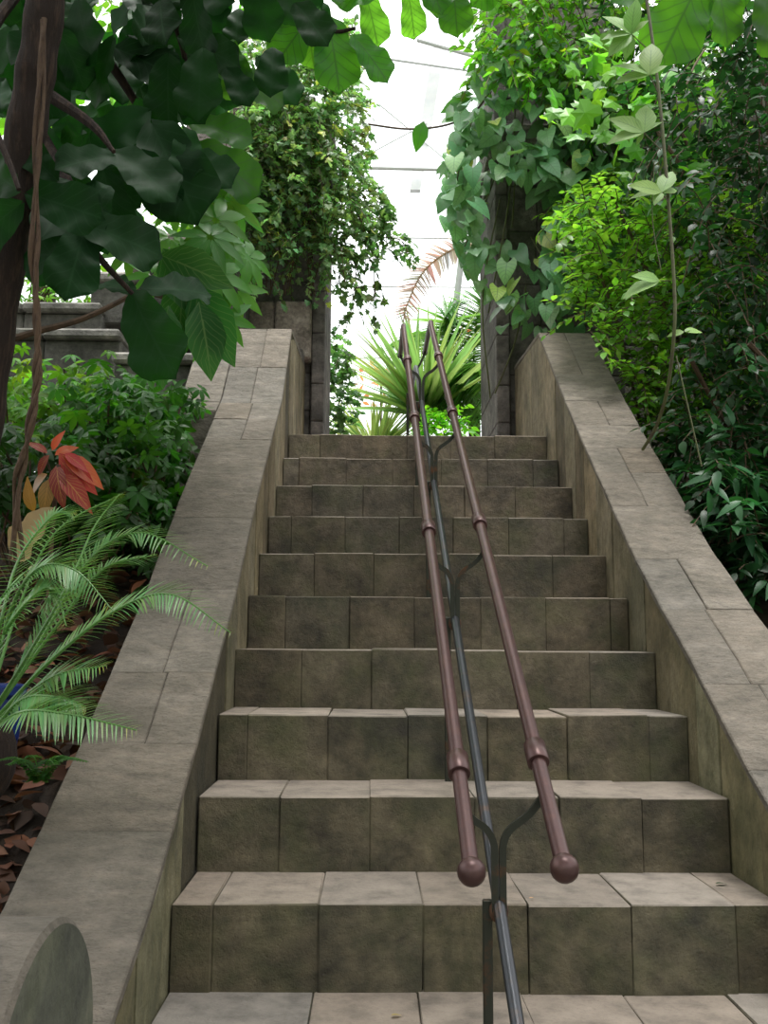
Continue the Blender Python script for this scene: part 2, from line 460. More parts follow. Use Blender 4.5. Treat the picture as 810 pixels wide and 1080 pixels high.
# bed outlines beside the stairs: sloping earth, z from a profile of Y
PROF_L = [(-1.6, -.80), (-.416, -.055), (-.183, .045), (-.03, .138), (.256, .308), (.43, .43), (.75, .638), (1.18, .975), (1.47, 1.18), (2.01, 1.555), (2.42, 2.00), (3.3, 2.09)]
PROF_R = [(-1.6, -.80), (-.416, -.08), (.045, .186), (.241, .309), (.48, .472), (.773, .655), (1.031, .83), (1.281, 1.027), (1.527, 1.215), (1.946, 1.545), (2.52, 2.03), (3.3, 2.09)]
def prof(P, y): return float(np.interp(y, [a for a, b in P], [b for a, b in P]))
def terrain(name, x0, x1, zfun, y0=-1.7, y1=9):
    nx, ny = 30, 60; V = []; F = []
    for j in range(ny+1):
        for i in range(nx+1):
            x = x0+(x1-x0)*i/nx; y = y0+(y1-y0)*j/ny
            V.append((x, y, zfun(x, y)+.05*math.sin(x*7+y*5)*math.cos(y*9-x*3)*.6+rng.normal(0, .008)))
    for j in range(ny):
        for i in range(nx):
            a = j*(nx+1)+i; F.append((a, a+1, a+nx+2, a+nx+1))
    return struct(make_mesh(name, V, F, M_SOIL, None, np.ones(3), None, True))
def zl(x, y):
    z = prof(PROF_L, min(y, 2.0)) - .30 - .10*min(1, max(0, (-.9-x)))
    return z
def zr(x, y):
    return prof(PROF_R, min(y, 1.7)) - .42
terrain('soil_bed_left', -7, -.80, zl)
terrain('soil_bed_right', .80, 7, zr)

# ================================================================== STAIRCASE
JOINTS = {0: [224, 336, 446, 556.5, 665.5, 775], 1: [295, 390, 500, 590, 676], 2: [261, 346, 430, 514, 598, 683], 3: [318, 392.6, 470, 545, 621],
          4: [301, 369, 437, 506.6, 575, 643], 5: [331.5, 394, 455, 520, 582], 6: [307, 364, 421, 478, 536, 594], 7: [329, 383, 436, 490, 543],
          8: [315.4, 365, 414, 465, 514, 562], 9: [338, 382, 429, 475, 521.5]}
YN = {0: 953, 1: 840, 2: 755, 3: 687, 4: 631, 5: 585, 6: 545.5, 7: 512, 8: 483.5, 9: 458}
LAND_Z = 9*RISE; LAND_Y = 9*RUN
stairs = thing('stone_staircase', (0, 0, -5*RISE), 'straight flight of weathered mossy stone block steps rising between two parapets', 'staircase')
for k in range(-4, 10):
    m = MB(); y0 = k*RUN; z1 = k*RISE; z0 = z1-RISE-.02
    if k in JOINTS: xs = [float(at(px, YN[k], y0)[0]) for px in JOINTS[k]]
    else: xs = [-.6+.2*i+(.08 if k % 2 else 0) for i in range(1, 6)]
    xs = [-.60]+[x for x in xs if -.58 < x < .58]+[.60]
    for a, b in zip(xs[:-1], xs[1:]):
        g = math.exp(random.gauss(0, .07)); w = random.gauss(0, .025)
        nz = max(-.003, min(.003, random.gauss(0, .0015))); ny = random.gauss(0, .0022)
        m.box((a+.0003, y0+ny, z0), (b-.0003, y0+RUN+.03, z1+nz), .0026, (g*(1+w), g, g*(1-w)), .0006)
    # dark mortar behind the joints
    m.box((-.599, y0+.012, z0), (.599, y0+RUN+.03, z1-.010), .001, (.5, .48, .44))
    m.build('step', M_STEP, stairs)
m = MB()
ys = [LAND_Y+RUN+.03, 3.05, 3.5, 3.95, 4.4]
for a, b in zip(ys[:-1], ys[1:]):
    for i in range(6):
        g = math.exp(random.gauss(0, .08)); m.box((-.6+.2*i+.001, a, LAND_Z-.2), (-.4+.2*i-.001, b-.002, LAND_Z), .004, (g, g, g))
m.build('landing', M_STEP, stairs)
# chipped corner at the foot of the fifth riser and a few dry crumbs are handled in the stone bump

# ================================================================== PARAPETS
def slope_blocks(mb, P, xa, xb, ycuts, th, split=None, tint_sd=.05, gap=.0009):
    """coping stones following profile P between xa..xb"""
    ends = [p for p in P]
    for y0, y1 in zip(ycuts[:-1], ycuts[1:]):
        xs = [xa, xb] if not split else [xa, xa+(xb-xa)*(split+random.uniform(-.04, .04)), xb]
        if split and random.random() < .42: xs = [xa, xb]
        for a, b in zip(xs[:-1], xs[1:]):
            g = math.exp(random.gauss(0, tint_sd)); w = random.gauss(0, .02); dz = random.gauss(0, .0012)
            # subdivide along y so the run stays smooth
            ny = max(2, int((y1-y0)/.08)+1)
            yy = np.array(sorted(set(np.linspace(y0+gap, y1-gap, ny)) | {q[0] for q in P if y0+.01 < q[0] < y1-.01}))
            V = []; F = []
            bv = .0035
            for y in yy:
                z = prof(P, y)+dz
                e = bv if y in (yy[0], yy[-1]) else 0
                V += [(a+gap, y, z-th), (b-gap, y, z-th), (b-gap, y, z-bv-e), (b-gap-bv, y, z-e), (a+gap+bv, y, z-e), (a+gap, y, z-bv-e)]
            for i in range(len(yy)-1):
                for j in range(6):
                    p = i*6+j; q = i*6+(j+1) % 6
                    F.append((p, q, q+6, p+6))
            F.append((0, 1, 2, 3, 4, 5)[::-1]); F.append(tuple(range((len(yy)-1)*6, len(yy)*6)))
            F = [f[::-1] for f in F]
            mb.add(V, F, (g*(1+w), g, g*(1-w)))
def parapet(name, side, P, cuts, label, xo):
    root = thing(name, (side*.73, 0, -5*RISE), label, 'parapet wall')
    a, b = sorted((side*.60, side*xo))
    m = MB(); slope_blocks(m, P, a, b, cuts, .022, .5 if side > 0 else .52)
    # mortar bed
    yy = np.array(sorted(set(np.linspace(cuts[0], cuts[-1], 60)) | {q[0] for q in P if cuts[0] < q[0] < cuts[-1]}))
    V = []; F = []
    for y in yy:
        z = prof(P, y)-.006
        V += [(a+.006, y, z-.02), (b-.006, y, z-.02), (b-.006, y, z), (a+.006, y, z)]
    for i in range(len(yy)-1):
        for j in range(4):
            p = i*4+j; q = i*4+(j+1) % 4; F.append((q, p, p+4, q+4))
    m.add(V, F, (.4, .38, .35))
    m.build('coping', M_COPE, root)
    # cheek wall: upright slabs cut to the slope, inner face towards the stairs
    m = MB(); xi = side*.60; xw = side*(xo-.03)
    ycut = np.arange(-1.6, 3.31, RUN*.72)
    ycut[-1] = 3.3
    yc2 = [float(y)+random.uniform(-.03, .03) for y in ycut]; yc2[-1] = 3.3
    for i, (y0, y1) in enumerate(zip(yc2[:-1], yc2[1:])):
        g = math.exp(random.gauss(0, .17)); w = random.gauss(0, .03)
        zb = min(LAND_Z, max(-5, math.floor(y0/RUN))*RISE)-.35
        ins = abs(random.gauss(0, .003))
        x0, x1 = (xi+side*ins, xw)
        zt0, zt1 = prof(P, y0)-.0235, prof(P, y1)-.0235
        if y0 > 2.0:   # coursed blocks in the tall end
            hs = [zb, LAND_Z+random.uniform(.12, .2), LAND_Z+random.uniform(.32, .4)]
        else: hs = [zb]
        hs = [h for h in hs if h < min(zt0, zt1)-.05]
        for j, h in enumerate(hs):
            g2 = g*math.exp(random.gauss(0, .06))
            t0, t1 = (zt0, zt1) if j == len(hs)-1 else (hs[j+1]-.002, hs[j+1]-.002)
            q0, q1 = y0+.0022, y1-.0022
            m.hexa([(x0, q0, h), (x1, q0, h), (x1, q1, h), (x0, q1, h), (x0, q0, t0), (x1, q0, t0), (x1, q1, t1), (x0, q1, t1)], (g2*(1+w), g2, g2*(1-w)))
    yy = np.array(sorted(set(np.linspace(-1.6, 3.29, 50)) | {q[0] for q in P if -1.6 < q[0] < 3.29}))
    for y0, y1 in zip(yy[:-1], yy[1:]):
        za, zb_ = prof(P, y0)-.026, prof(P, y1)-.026
        xm = xi+side*.005; xn = xw-side*.005
        m.hexa([(xm, y0, za-1.0), (xn, y0, za-1.0), (xn, y1, zb_-1.0), (xm, y1, zb_-1.0), (xm, y0, za), (xn, y0, za), (xn, y1, zb_), (xm, y1, zb_)], (.35, .33, .3))
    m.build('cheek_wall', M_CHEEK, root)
    return root
cuts_l = [-1.6, -1.2, -.62, -.02, .22, .44, .78, 1.10, 1.46, 1.62, 1.80, 1.95, 2.18, 2.42, 2.9, 3.3]
cuts_r = [-1.6, -1.1, -.5, -.1, .14, .40, .70, .95, 1.22, 1.42, 1.58, 1.74, 1.93, 2.14, 2.52, 2.95, 3.3]
par_l = parapet('stone_parapet', -1, PROF_L, cuts_l, 'left sloping stone parapet ending in a round scroll block at the bottom', .858)
par_r = parapet('stone_parapet', 1, PROF_R, cuts_r, 'right sloping stone parapet running up beside the dark bushes', .858)
# scroll (bolster) on the left parapet: short cylinder lying across it
m = MB(); cy_, cz_, cr_ = -.651, -.061, .209
nseg = 64
for x0, x1, g in ((-.98, -.62, 1.0), (-1.2, -.983, .95)):
    V = []; F = []
    prf = [(x0, cr_-.004), (x0+.004, cr_), (x1-.006, cr_), (x1, cr_-.008), (x1, .001)]
    for (x, r_) in prf:
        for i in range(nseg):
            a = 2*PI*i/nseg; V.append((x, cy_+r_*math.cos(a), cz_+r_*math.sin(a)))
    for k in range(len(prf)-1):
        for i in range(nseg):
            p = k*nseg+i; q = k*nseg+(i+1) % nseg; F.append((p, q, q+nseg, p+nseg))
    if x1 > -.9:
        nb = 3*nseg
        m.add(V[:nb+nseg], [f for f in F if max(f) < nb+nseg], (g, g, g))
        disc = MB(); Vd = V[nb:]
        disc.add(Vd, [(i, (i+1) % nseg, (i+1) % nseg+nseg, i+nseg) for i in range(nseg)])
    else: m.add(V, F, (g, g, g))
m.build('scroll_block', M_COPE, par_l)
disc.build('scroll_face', M_DISC, par_l)
# stone wing beside the top of the left parapet
m = MB(); slope_blocks(m, PROF_L, -1.03, -.860, [1.96, 2.18, 2.34], .5); slope_blocks(m, PROF_L, -.97, -.860, [1.88, 1.96], .5)
m.build('side_block', M_COPE, par_l)

# ================================================================== PILLARS
def pillar(side, x_in, label):
    root = thing('stone_pillar', (side*.85, 3.65, LAND_Z), label, 'pillar')
    sgn = side; xo = side*1.25
    def bx(mm, xa, xb, y0, y1, z0, z1, t=(1, 1, 1), b=.006):
        mm.box((min(xa, xb), y0, z0), (max(xa, xb), y1, z1), b, t)
    m = MB(); z = LAND_Z-.05; i = 0
    hs = [.34, .22, .30, .25, .33, .28, .30, .26, .3, .3, .3, .28]
    while z < (3.5 if side < 0 else 4.3):
        h = hs[i % len(hs)]
        g = math.exp(random.gauss(0, .1))
        # corner strip standing proud, then field blocks
        bx(m, sgn*x_in, sgn*(x_in+.075), 3.30, 4.07, z+.0015, z+h-.0015, (g, g*.98, g*1.0))
        g = math.exp(random.gauss(0, .1))
        s2 = .30+random.uniform(-.06, .06)
        bx(m, sgn*(x_in+.079), sgn*(x_in+s2), 3.335, 4.0, z+.0015+.07, z+h+.0685, (g, g, g))
        g = math.exp(random.gauss(0, .1))
        bx(m, sgn*(x_in+s2+.003), xo, 3.33, 4.0, z+.0015+.07, z+h+.0685, (g, g, g))
        z += h; i += 1
    m.build('shaft', M_PIER, root)
    m = MB(); bx(m, sgn*(x_in-.02), sgn*1.3, 3.26, 4.1, 3.30, 3.36, (.5, .5, .5)); bx(m, sgn*(x_in-.04), sgn*1.32, 3.24, 4.12, 3.362, 3.56, (.8, .8, .8), .015)
    m.build('cornice', M_ROUGH, root)
    return root
pil_l = pillar(-1, .49, 'left dark stone pillar behind the parapet, shaggy with ivy')
pil_r = pillar(1, .50, 'right dark stone pillar half hidden by heart-leaved vine')
m = MB()
m.box((-.77, 3.22, 2.10), (-.565, 3.33, 2.44), .012, (1.05, 1.0, .98)); m.box((-1.05, 3.23, 2.12), (-.775, 3.33, 2.44), .012, (.8, .76, .72)); m.box((-1.1, 3.1, 2.05), (-.60, 3.33, 2.12), .006, (.55, .55, .58))
m.build('carved_band', M_ROUGH, pil_l)

m = MB()
z = LAND_Z-1.2; i = 0
while z < 4.35:
    h = .28
    for x in np.arange(1.27+(.2 if i % 2 else 0), 4.6, .42):
        g = math.exp(random.gauss(0, .15)); m.box((x, 4.15, z), (x+.415, 4.5, z+h-.004), .012, (g, g, g))
    z += h; i += 1
struct(m.build('wall_right', stone('mossy_wall_stone', (58, 60, 48), (34, 36, 30), (80, 80, 64), moss=.6, bump=.9)))
m = MB(); z = LAND_Z-1.0; i = 0
while z < 3.15:
    for x in np.arange(-2.1+(.2 if i % 2 else 0), -1.4, .36):
        g = math.exp(random.gauss(0, .18)); m.box((x, 4.15, z), (min(x+.355, -1.27), 4.5, z+.276), .02, (g, g, g))
    m.box((-1.5, 4.16, z), (-1.27, 4.5, z+.276), .02); z += .28; i += 1
struct(m.build('wall_left', M_ROUGH))
# ================================================================== TERRACE behind the left shrubs
ter = thing('terrace_wall', (-1.8, 3.0, 1.2), 'pale-capped stepped stone terrace wall behind the left shrubs', 'wall')
m = MB(); caps = MB()
def trow(px0, px1, pyt, pyb, Y, capd=.06):
    a = at(px0, pyt, Y); b = at(px1, pyt, Y); z1 = a[2]; z0 = at(px0, pyb, Y)[2]
    n = max(1, int((b[0]-a[0])/.33)); xs = np.linspace(a[0], b[0], n+1)
    for u, v in zip(xs[:-1], xs[1:]):
        g = math.exp(random.gauss(0, .12)); m.box((u+.002, Y+.02, z0), (v-.002, Y+.5, z1-.05), .01, (.6*g, .6*g, .6*g))
        g = math.exp(random.gauss(0, .08)); caps.box((u+.002, Y-.02, z1-.05), (v-.002, Y+.55, z1), .012, (g, g, g))
trow(-120, 128, 345, 470, 2.65); trow(-60, 108, 318, 350, 2.95); trow(118, 222, 372, 470, 2.45)
trow(95, 160, 288, 340, 3.0); trow(150, 262, 268, 345, 3.1); trow(60, 230, 425, 520, 2.3)
m.build('block', M_TERR, ter); caps.build('capstone', M_TERR, ter)

# ================================================================== HANDRAIL
XL, XR = -.060, .078; HR, HL = .462, .442
hr = thing('handrail', (0, -.302, -.35), 'brown double handrail on forked posts running up the middle of the stairs', 'handrail')
def rail_pts(X, h, yb, zb):
    zt = h+SL*2.62
    return [(X, yb, h+SL*yb), (X, 1.0, h+SL*1.0), (X, 2.58, h+SL*2.58), (X, 2.63, zt+.018), (X, 2.70, zt+.026), (X, 3.15, zt+.026)]
PY = [-.302, .484, 1.27, 2.055]
for X, h, yb in ((XR, HR, -.462), (XL, HL, -.445)):
    P = rail_pts(X, h, yb, 0)
    m = MB(); m.tube(P, .0132, 20); rail = m.build('rail', M_RAIL, hr, True)
    m = MB(); m.sphere(P[0], .0222); m.build('ball_end', M_RAIL, rail, True)
    m = MB(); m.sphere((X, 3.15, P[-1][2]), .016); m.build('end_cap', M_RAIL, rail, True)
    for y in [-.235, .60, 1.42, 2.10]:
        d = np.array([0, 1, SL]); d /= np.linalg.norm(d); c = np.array([X, y, h+SL*y])
        m = MB(); m.tube([c-d*.0250, c-d*.0249, c-d*.0235, c+d*.0235, c+d*.0249, c+d*.0250], [.0133, .0185, .0196, .0196, .0185, .0133], 24); m.build('collar', M_RAIL, rail, True)
HP = .270
m = MB(); m.tube([(0, -1.25, HP-SL*1.25), (0, 0, HP), (0, 2.50, HP+SL*2.5), (0, 2.56, HP+SL*2.55), (0, 2.62, HP+SL*2.57), (0, 3.1, HP+SL*2.57)], .0105, 18)
m.build('lower_pipe', M_PIPE, hr, True)
def flatbar(mb, pts, w, t, tint=(1, 1, 1)):
    """flat bar swept along pts; width across X-ish, thickness t along Y"""
    pts = np.asarray(pts, float); n = len(pts); V = []; F = []
    T = np.gradient(pts, axis=0); T /= np.linalg.norm(T, axis=1)[:, None]
    Yv = np.array([0, 1.0, 0])
    for p, d in zip(pts, T):
        nrm = np.cross(d, Yv); nrm /= np.linalg.norm(nrm)
        for a, b in ((-1, -1), (1, -1), (1, 1), (-1, 1)): V.append(p+nrm*a*w/2+Yv*b*t/2)
    for i in range(n-1):
        for j in range(4):
            p = i*4+j; q = i*4+(j+1) % 4; F.append((q, p, p+4, q+4))
    F.append((0, 1, 2, 3)); F.append(tuple(range(n*4-4, n*4))[::-1])
    mb.add(V, F, tint)
for i, y in enumerate(PY+[3.10]):
    last = i == 4
    zp = HP+SL*y if not last else HP+SL*2.57
    zn = max(-5, math.floor((y+.03)/RUN))*RISE if not last else LAND_Z
    zpost = [ -2*RISE, RISE, 4*RISE, 7*RISE, LAND_Z][i]
    m = MB()
    m.box((-.026, y+.004, zpost-.002), (-.010, y+.016, zp+.004), .002)
    post = m.build('post', M_IRON, hr)
    m = MB(); split = zp+.098
    zL = (HL if not last else HL+.028)+SL*(y if not last else 2.62); zR_ = (HR if not last else HR+.028)+SL*(y if not last else 2.62)
    for sgn, X, zt in ((-1, XL, zL), (1, XR, zR_)):
        xs = sgn*.0066; zt -= .006
        mid = zt-.026
        flatbar(m, smooth_path([(xs, y-.004, zp-.012), (xs, y-.004, split-.03), (xs+sgn*.002, y-.004, split), (xs+sgn*.014, y-.004, split+.022), (X*.66, y-.003, .5*split+.5*mid+.014), (X*.95, y, mid+.010), (X, y, zt)], 5), .0115, .009)
    m.build('fork', M_IRON, post)
    m = MB(); m.sphere((0, y, zp-.012), .0155, 14, 8, sc=(1.05, .8, 1.3)); m.build('weld', M_RUST, post, True)

# ================================================================== GREENHOUSE behind
gl = MB()
def bar(px0, py0, px1, py1, Y, r, mb_=gl, Y2=None):
    mb_.tube([at(px0, py0, Y), at(px1, py1, Y2 or Y)], r, 8)
wroot = bpy.data.objects.new('window_1', None); COL.objects.link(wroot); wroot['kind'] = 'structure'
b1 = MB()
p0, p1 = at(468, 20, 10.0), at(438, 200, 10.0)
d = p1-p0
b1.hexa([p0+(-.09, 0, 0), p0+(.09, 0, 0), p0+(.09, .1, 0), p0+(-.09, .1, 0), p1+(-.07, 0, 0), p1+(.07, 0, 0), p1+(.07, .1, 0), p1+(-.07, .1, 0)])
b1.build('roof_rib', M_FRAME, wroot)
for a in ((360, 176, 520, 180, 9.8, .028), (395, 60, 520, 78, 9.9, .02), (380, 250, 520, 252, 10.2, .012), (360, 302, 520, 303, 10.4, .012), (350, 378, 520, 376, 10.4, .012), (440, 42, 560, 76, 9.5, .03), (400, 110, 520, 210, 10.0, .012), (384, 165, 450, 130, 10, .012), (376, 20, 374, 140, 9.0, .03)):
    g_ = MB(); bar(*a, mb_=g_); g_.build('glazing_bar', M_FRAME, wroot)
# slanted pole near the right pillar
col = MB(); col.tube([at(527, -40, 6.4), at(505, 120, 6.4), at(478, 345, 6.4)], .03, 12)
tag(col.build('greenhouse_pole', plain('pale_galvanised', (170, 176, 170), .5, .2), None, True), 'slanting pale pole rising through the vines left of the right pillar', 'pole')
m, nt, out = nodes('clear_pane')
tb = N(nt, 'ShaderNodeBsdfTransparent'); tb.inputs[0].default_value = (.96, .98, .98, 1); gb = N(nt, 'ShaderNodeBsdfGlossy'); gb.inputs['Roughness'].default_value = .1
mx = N(nt, 'ShaderNodeMixShader'); mx.inputs[0].default_value = .06
nt.links.new(tb.outputs[0], mx.inputs[1]); nt.links.new(gb.outputs[0], mx.inputs[2]); nt.links.new(mx.outputs[0], out.inputs[0])
pane = MB(); pane.box((-6, 10.6, 1.0), (6, 10.62, 9), .001); pane.build('pane', m, wroot)
terr = MB(); terr.box((-14, 4.4, .9), (14, 16, LAND_Z-.01), .01); struct(terr.build('floor_upper', M_SOIL))

# ================================================================== PLANTS
def plant(name, loc, label, cat, group=None): return thing(name, loc, label, cat, group)

# ---- fiddle-leaf fig, upper left -----------------------------------------------------------------
fig = plant('fiddle_leaf_fig', (-1.35, .6, .0), 'large fiddle-leaf fig with dark trunk and broad leaves over the left stairs', 'tree')
m = MB()
tp = [at(-40, 640, .50), at(-24, 480, .48), at(-8, 360, .46), at(12, 230, .44), at(32, 110, .40), at(46, 20, .38), at(62, -120, .36), at(90, -300, .34)]
tpp = smooth_path(tp, 8)
m.tube(tpp, np.linspace(.056, .046, len(tpp))+.003*np.sin(np.arange(len(tpp))*1.3), 16)
m.build('trunk', M_BARK, fig, True)
br = MB()
FB = [[(48, 20, .6), (110, 60, .8), (160, 130, .9), (205, 150, 1.0)], [(36, 90, .6), (95, 130, .5), (120, 160, .45)], [(30, 120, .64), (70, 190, .5), (85, 240, .4), (105, 272, .4), (140, 310, .45)],
      [(60, -40, .6), (150, -30, .9), (190, 40, 1.0), (200, 120, 1.1)], [(60, -40, .6), (200, -60, 1.0), (290, 0, 1.2), (345, 32, 1.3), (375, 30, 1.3)], [(200, -60, 1.0), (400, -80, 1.3), (470, -40, 1.4), (500, -10, 1.4)],
      [(60, -60, .6), (-20, 60, .3), (20, 200, .2)]]
for b in FB:
    P = smooth_path([at(*q) for q in b], 6); br.tube(P, np.linspace(.02, .006, len(P)), 8)
br.build('branch', M_BARK, fig, True)
fol = MB(); fold_ = MB()
def placed(mb_, tmpl, a, b, Y, face, k=1.0, tint=(1, 1, 1), dY=0, roll=.12):
    """one leaf from base pixel a to tip pixel b at depth Y, turned so its face looks along 'face'"""
    p = at(a[0], a[1], Y); q = at(b[0], b[1], Y+dY); d = q-p
    mb_.inst(tmpl, frames([p], [d], np.linalg.norm(d)*k, roll, face), tints(1, tint, .08, .05))
TO = (0.0, -1.0, .15)
bright = [((345, 18), (362, 92), 1.3, 0), ((372, 38), (412, 80), 1.3, 0), ((385, -8), (402, 50), 1.4, .1), ((430, -10), (440, 42), 1.4, .1), ((478, -18), (482, 34), 1.35, 0),
          ((335, 10), (288, 62), 1.2, 0), ((325, 20), (330, 75), 1.25, .1), ((350, 0), (390, -30), 1.3, 0), ((405, -8), (350, -5), 1.3, 0), ((505, -20), (530, 12), 1.4, .1), ((300, 5), (262, 30), 1.1, 0),
          ((262, 90), (215, 40), 1.1, 0), ((240, 75), (305, 105), 1.1, .1), ((238, 60), (252, 108), 1.1, .1), ((205, 150), (235, 205), 1.05, 0), ((205, 155), (280, 200), 1.0, .1), ((200, 130), (268, 140), 1.1, 0),
          ((150, 100), (150, 170), 1.0, 0), ((160, 110), (122, 150), 1.0, 0)]
for a, b, Y, dY in bright:
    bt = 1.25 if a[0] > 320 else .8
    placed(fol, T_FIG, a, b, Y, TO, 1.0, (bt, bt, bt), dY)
dark = [((100, 272), (18, 262), .4), ((98, 270), (92, 185), .42), ((22, 215), (-40, 262), .3), ((45, 250), (88, 180), .35), ((90, 240), (70, 310), .38), ((85, 235), (175, 265), .36), ((120, 165), (60, 170), .45), ((120, 160), (185, 200), .5),
        ((140, 310), (175, 395), .5), ((140, 310), (108, 290), .55), ((150, 305), (225, 300), .5), ((20, 200), (-30, 170), .25), ((30, 205), (105, 225), .3), ((110, 180), (125, 265), .45), ((60, 190), (20, 150), .4),
        ((160, 130), (205, 225), .6), ((175, 60), (215, 130), .8), ((180, 50), (120, 60), .8), ((190, 40), (255, 65), .9), ((150, 160), (180, 225), .55), ((60, 30), (95, 95), .55), ((58, 20), (5, 60), .5), ((120, 40), (90, 110), .6)]
for a, b, Y in dark:
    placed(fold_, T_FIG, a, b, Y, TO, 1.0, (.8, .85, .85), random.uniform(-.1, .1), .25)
# the rest of the crown: leaves hanging at random through its depth, also above the frame
pc = cloud([(-60, -160), (330, -160), (345, 0), (300, 45), (240, 90), (215, 60), (205, 165), (170, 185), (130, 160), (110, 215), (70, 235), (-60, 250)], .55, 1.9, 300)
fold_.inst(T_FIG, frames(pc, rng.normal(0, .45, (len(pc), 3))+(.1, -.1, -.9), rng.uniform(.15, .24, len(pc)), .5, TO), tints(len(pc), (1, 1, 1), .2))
pc = cloud([(300, -25), (540, -25), (540, -120), (300, -120)], 1.0, 1.5, 28)
fol.inst(T_FIG, frames(pc, rng.normal(0, .5, (len(pc), 3))+(.2, -.1, -.6), rng.uniform(.15, .24, len(pc)), .5, TO), tints(len(pc), (1.1, 1.1, 1.1), .15))
pc = np.c_[rng.uniform(-2.8, .9, 1500), rng.uniform(-3.2, 1.1, 1500), rng.uniform(1.5, 4.3, 1500)]  # unseen leaf canopy added over viewer and lower steps to block light
pc = np.array([p for p in pc if p[2] > 1.25+max(0, p[1]+1.93)*.80])
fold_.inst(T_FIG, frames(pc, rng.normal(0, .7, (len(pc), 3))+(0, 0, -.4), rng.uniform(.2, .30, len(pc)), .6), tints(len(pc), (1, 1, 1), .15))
fol.build('sun_tinted_foliage', L_FIG, fig, True); fold_.build('shade_tinted_foliage', L_FIG_SHADE, fig, True)  # one tree in two leaf colours, sun and shade painted in

# ---- tree far behind the fig
ft = plant('broadleaf_tree', at(60, 420, 5.6), 'light green fine-leaved tree showing through gaps in the fig leaves', 'tree')
fol2 = MB(); tw = MB(); P = cloud([(-160, -120), (330, -120), (300, 20), (235, 60), (215, 235), (100, 290), (-160, 330)], 5.0, 6.6, 420)
sprays(fol2, None, P, rand_dirs(len(P), (0, -.4, -.1), .7), T_OVAL, .13, 7, .38, .5, (.75, .9, .6), .3)
tw.tube(smooth_path([at(60, 520, 5.7), at(50, 250, 5.7), at(90, 60, 5.7)], 6), np.linspace(.1, .04, 13), 8)
fol2.build('foliage', L_BUSH, ft, True); tw.build('trunk', M_BARK, ft, True)
# ---- hanging aerial root
m = MB()
for k in range(3):
    P = smooth_path([at(44+k*2, 20, .27), at(38+2*k, 150, .25), at(34+2*k, 260, .24), at(39, 340, .24), at(40-k, 400, .24), at(28+2*k, 460, .24), at(17+2*k, 510, .25), at(12+5*k, 590, .26)], 10)
    ph = k*2.1; t = np.arange(len(P))
    P = P + np.c_[.0045*np.sin(t*.5+ph), .0045*np.cos(t*.5+ph), 0*t]
    m.tube(P, .0055+.001*np.sin(t*.7), 7)
tag(m.build('aerial_root', M_ROOT, None, True), 'twisted brown aerial root hanging down at the left edge', 'root')

# ---- umbrella-plant branch in front of the left pillar
um = plant('umbrella_plant', (-1.3, .9, .8), 'umbrella plant with glossy star-shaped leaves over the left parapet top', 'plant')
br = MB()
for b in ([(-30, 372, .8), (30, 352, .85), (90, 335, .9), (150, 305, 1.0), (195, 280, 1.05), (235, 250, 1.1)], [(150, 305, 1.0), (190, 318, .95), (215, 325, .95)], [(195, 280, 1.05), (215, 220, 1.1), (225, 190, 1.1)]):
    P = smooth_path([at(*q) for q in b], 6); br.tube(P, np.linspace(.012, .005, len(P)), 7)
br.build('branch', M_TWIGB, um, True)
fol = MB()
for (px, py, Y, sz, up) in ((262, 272, 1.1, .11, (.4, -.8, .3)), (250, 218, 1.2, .11, (.3, -.7, .6)), (185, 215, 1.25, .1, (0, -.7, .7)), (248, 305, 1.1, .11, (.3, -.9, .3)), (222, 250, .95, .12, (.1, -.9, .5)), (228, 232, 1.0, .125, (.1, -.7, .8)), (240, 210, 1.15, .12, (.2, -.5, .9)), (205, 210, 1.1, .11, (-.2, -.8, .6)), (228, 290, 1.0, .13, (.3, -.8, .4)), (238, 335, 1.05, .10, (.3, -.9, .2)), (200, 272, .95, .11, (-.1, -.8, .7)),
                            (180, 250, 1.2, .10, (0, -.6, .8)), (215, 262, 1.2, .12, (.1, -.8, .5)), (190, 330, 1.05, .09, (0, -.9, .4)), (160, 290, 1.2, .09, (0, -.7, .7)), (248, 262, 1.2, .10, (.3, -.8, .5)), (215, 355, 1.1, .08, (0, -.9, .3)), (135, 265, 1.3, .1, (0, -.8, .6))):
    p = at(px, py, Y)
    fol.inst(T_STAR7, frames([p], [(rng.normal(0, .4)+.3, 0, -.8)], sz*1.05, .1, up), tints(1, (1, 1, 1), .12))
fol.build('foliage', L_SCHEF, um, True)
fol = MB()
for a, b, Y in (((172, 262), (205, 318), .8), ((168, 268), (228, 292), .78), ((196, 285), (186, 345), .82), ((205, 300), (235, 365), .8), ((210, 318), (222, 380), .8), ((178, 322), (166, 388), .8), ((200, 322), (180, 372), .85)):
    placed(fol, T_OVAL, a, b, Y, (-.2, -1, .3), 1.25, (.35, .5, .6), 0, .3)
fol.build('broad_leaf', L_SCHEF, um, True)

# ---- left shrubs
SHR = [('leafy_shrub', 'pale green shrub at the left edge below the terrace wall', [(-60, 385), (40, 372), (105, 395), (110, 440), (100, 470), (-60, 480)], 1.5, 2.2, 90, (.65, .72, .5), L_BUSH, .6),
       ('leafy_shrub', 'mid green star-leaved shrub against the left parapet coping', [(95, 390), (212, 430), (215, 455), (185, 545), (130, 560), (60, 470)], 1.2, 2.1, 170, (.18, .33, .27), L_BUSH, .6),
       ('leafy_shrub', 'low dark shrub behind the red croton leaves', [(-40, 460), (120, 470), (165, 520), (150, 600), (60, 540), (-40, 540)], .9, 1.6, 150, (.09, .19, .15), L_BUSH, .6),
       ('leafy_shrub', 'light green shrub seen beyond the trunk over the terrace wall', [(-60, 190), (60, 220), (100, 300), (100, 335), (-60, 330)], 3.2, 4.5, 110, (.7, .8, .6), L_BUSH, .6)]
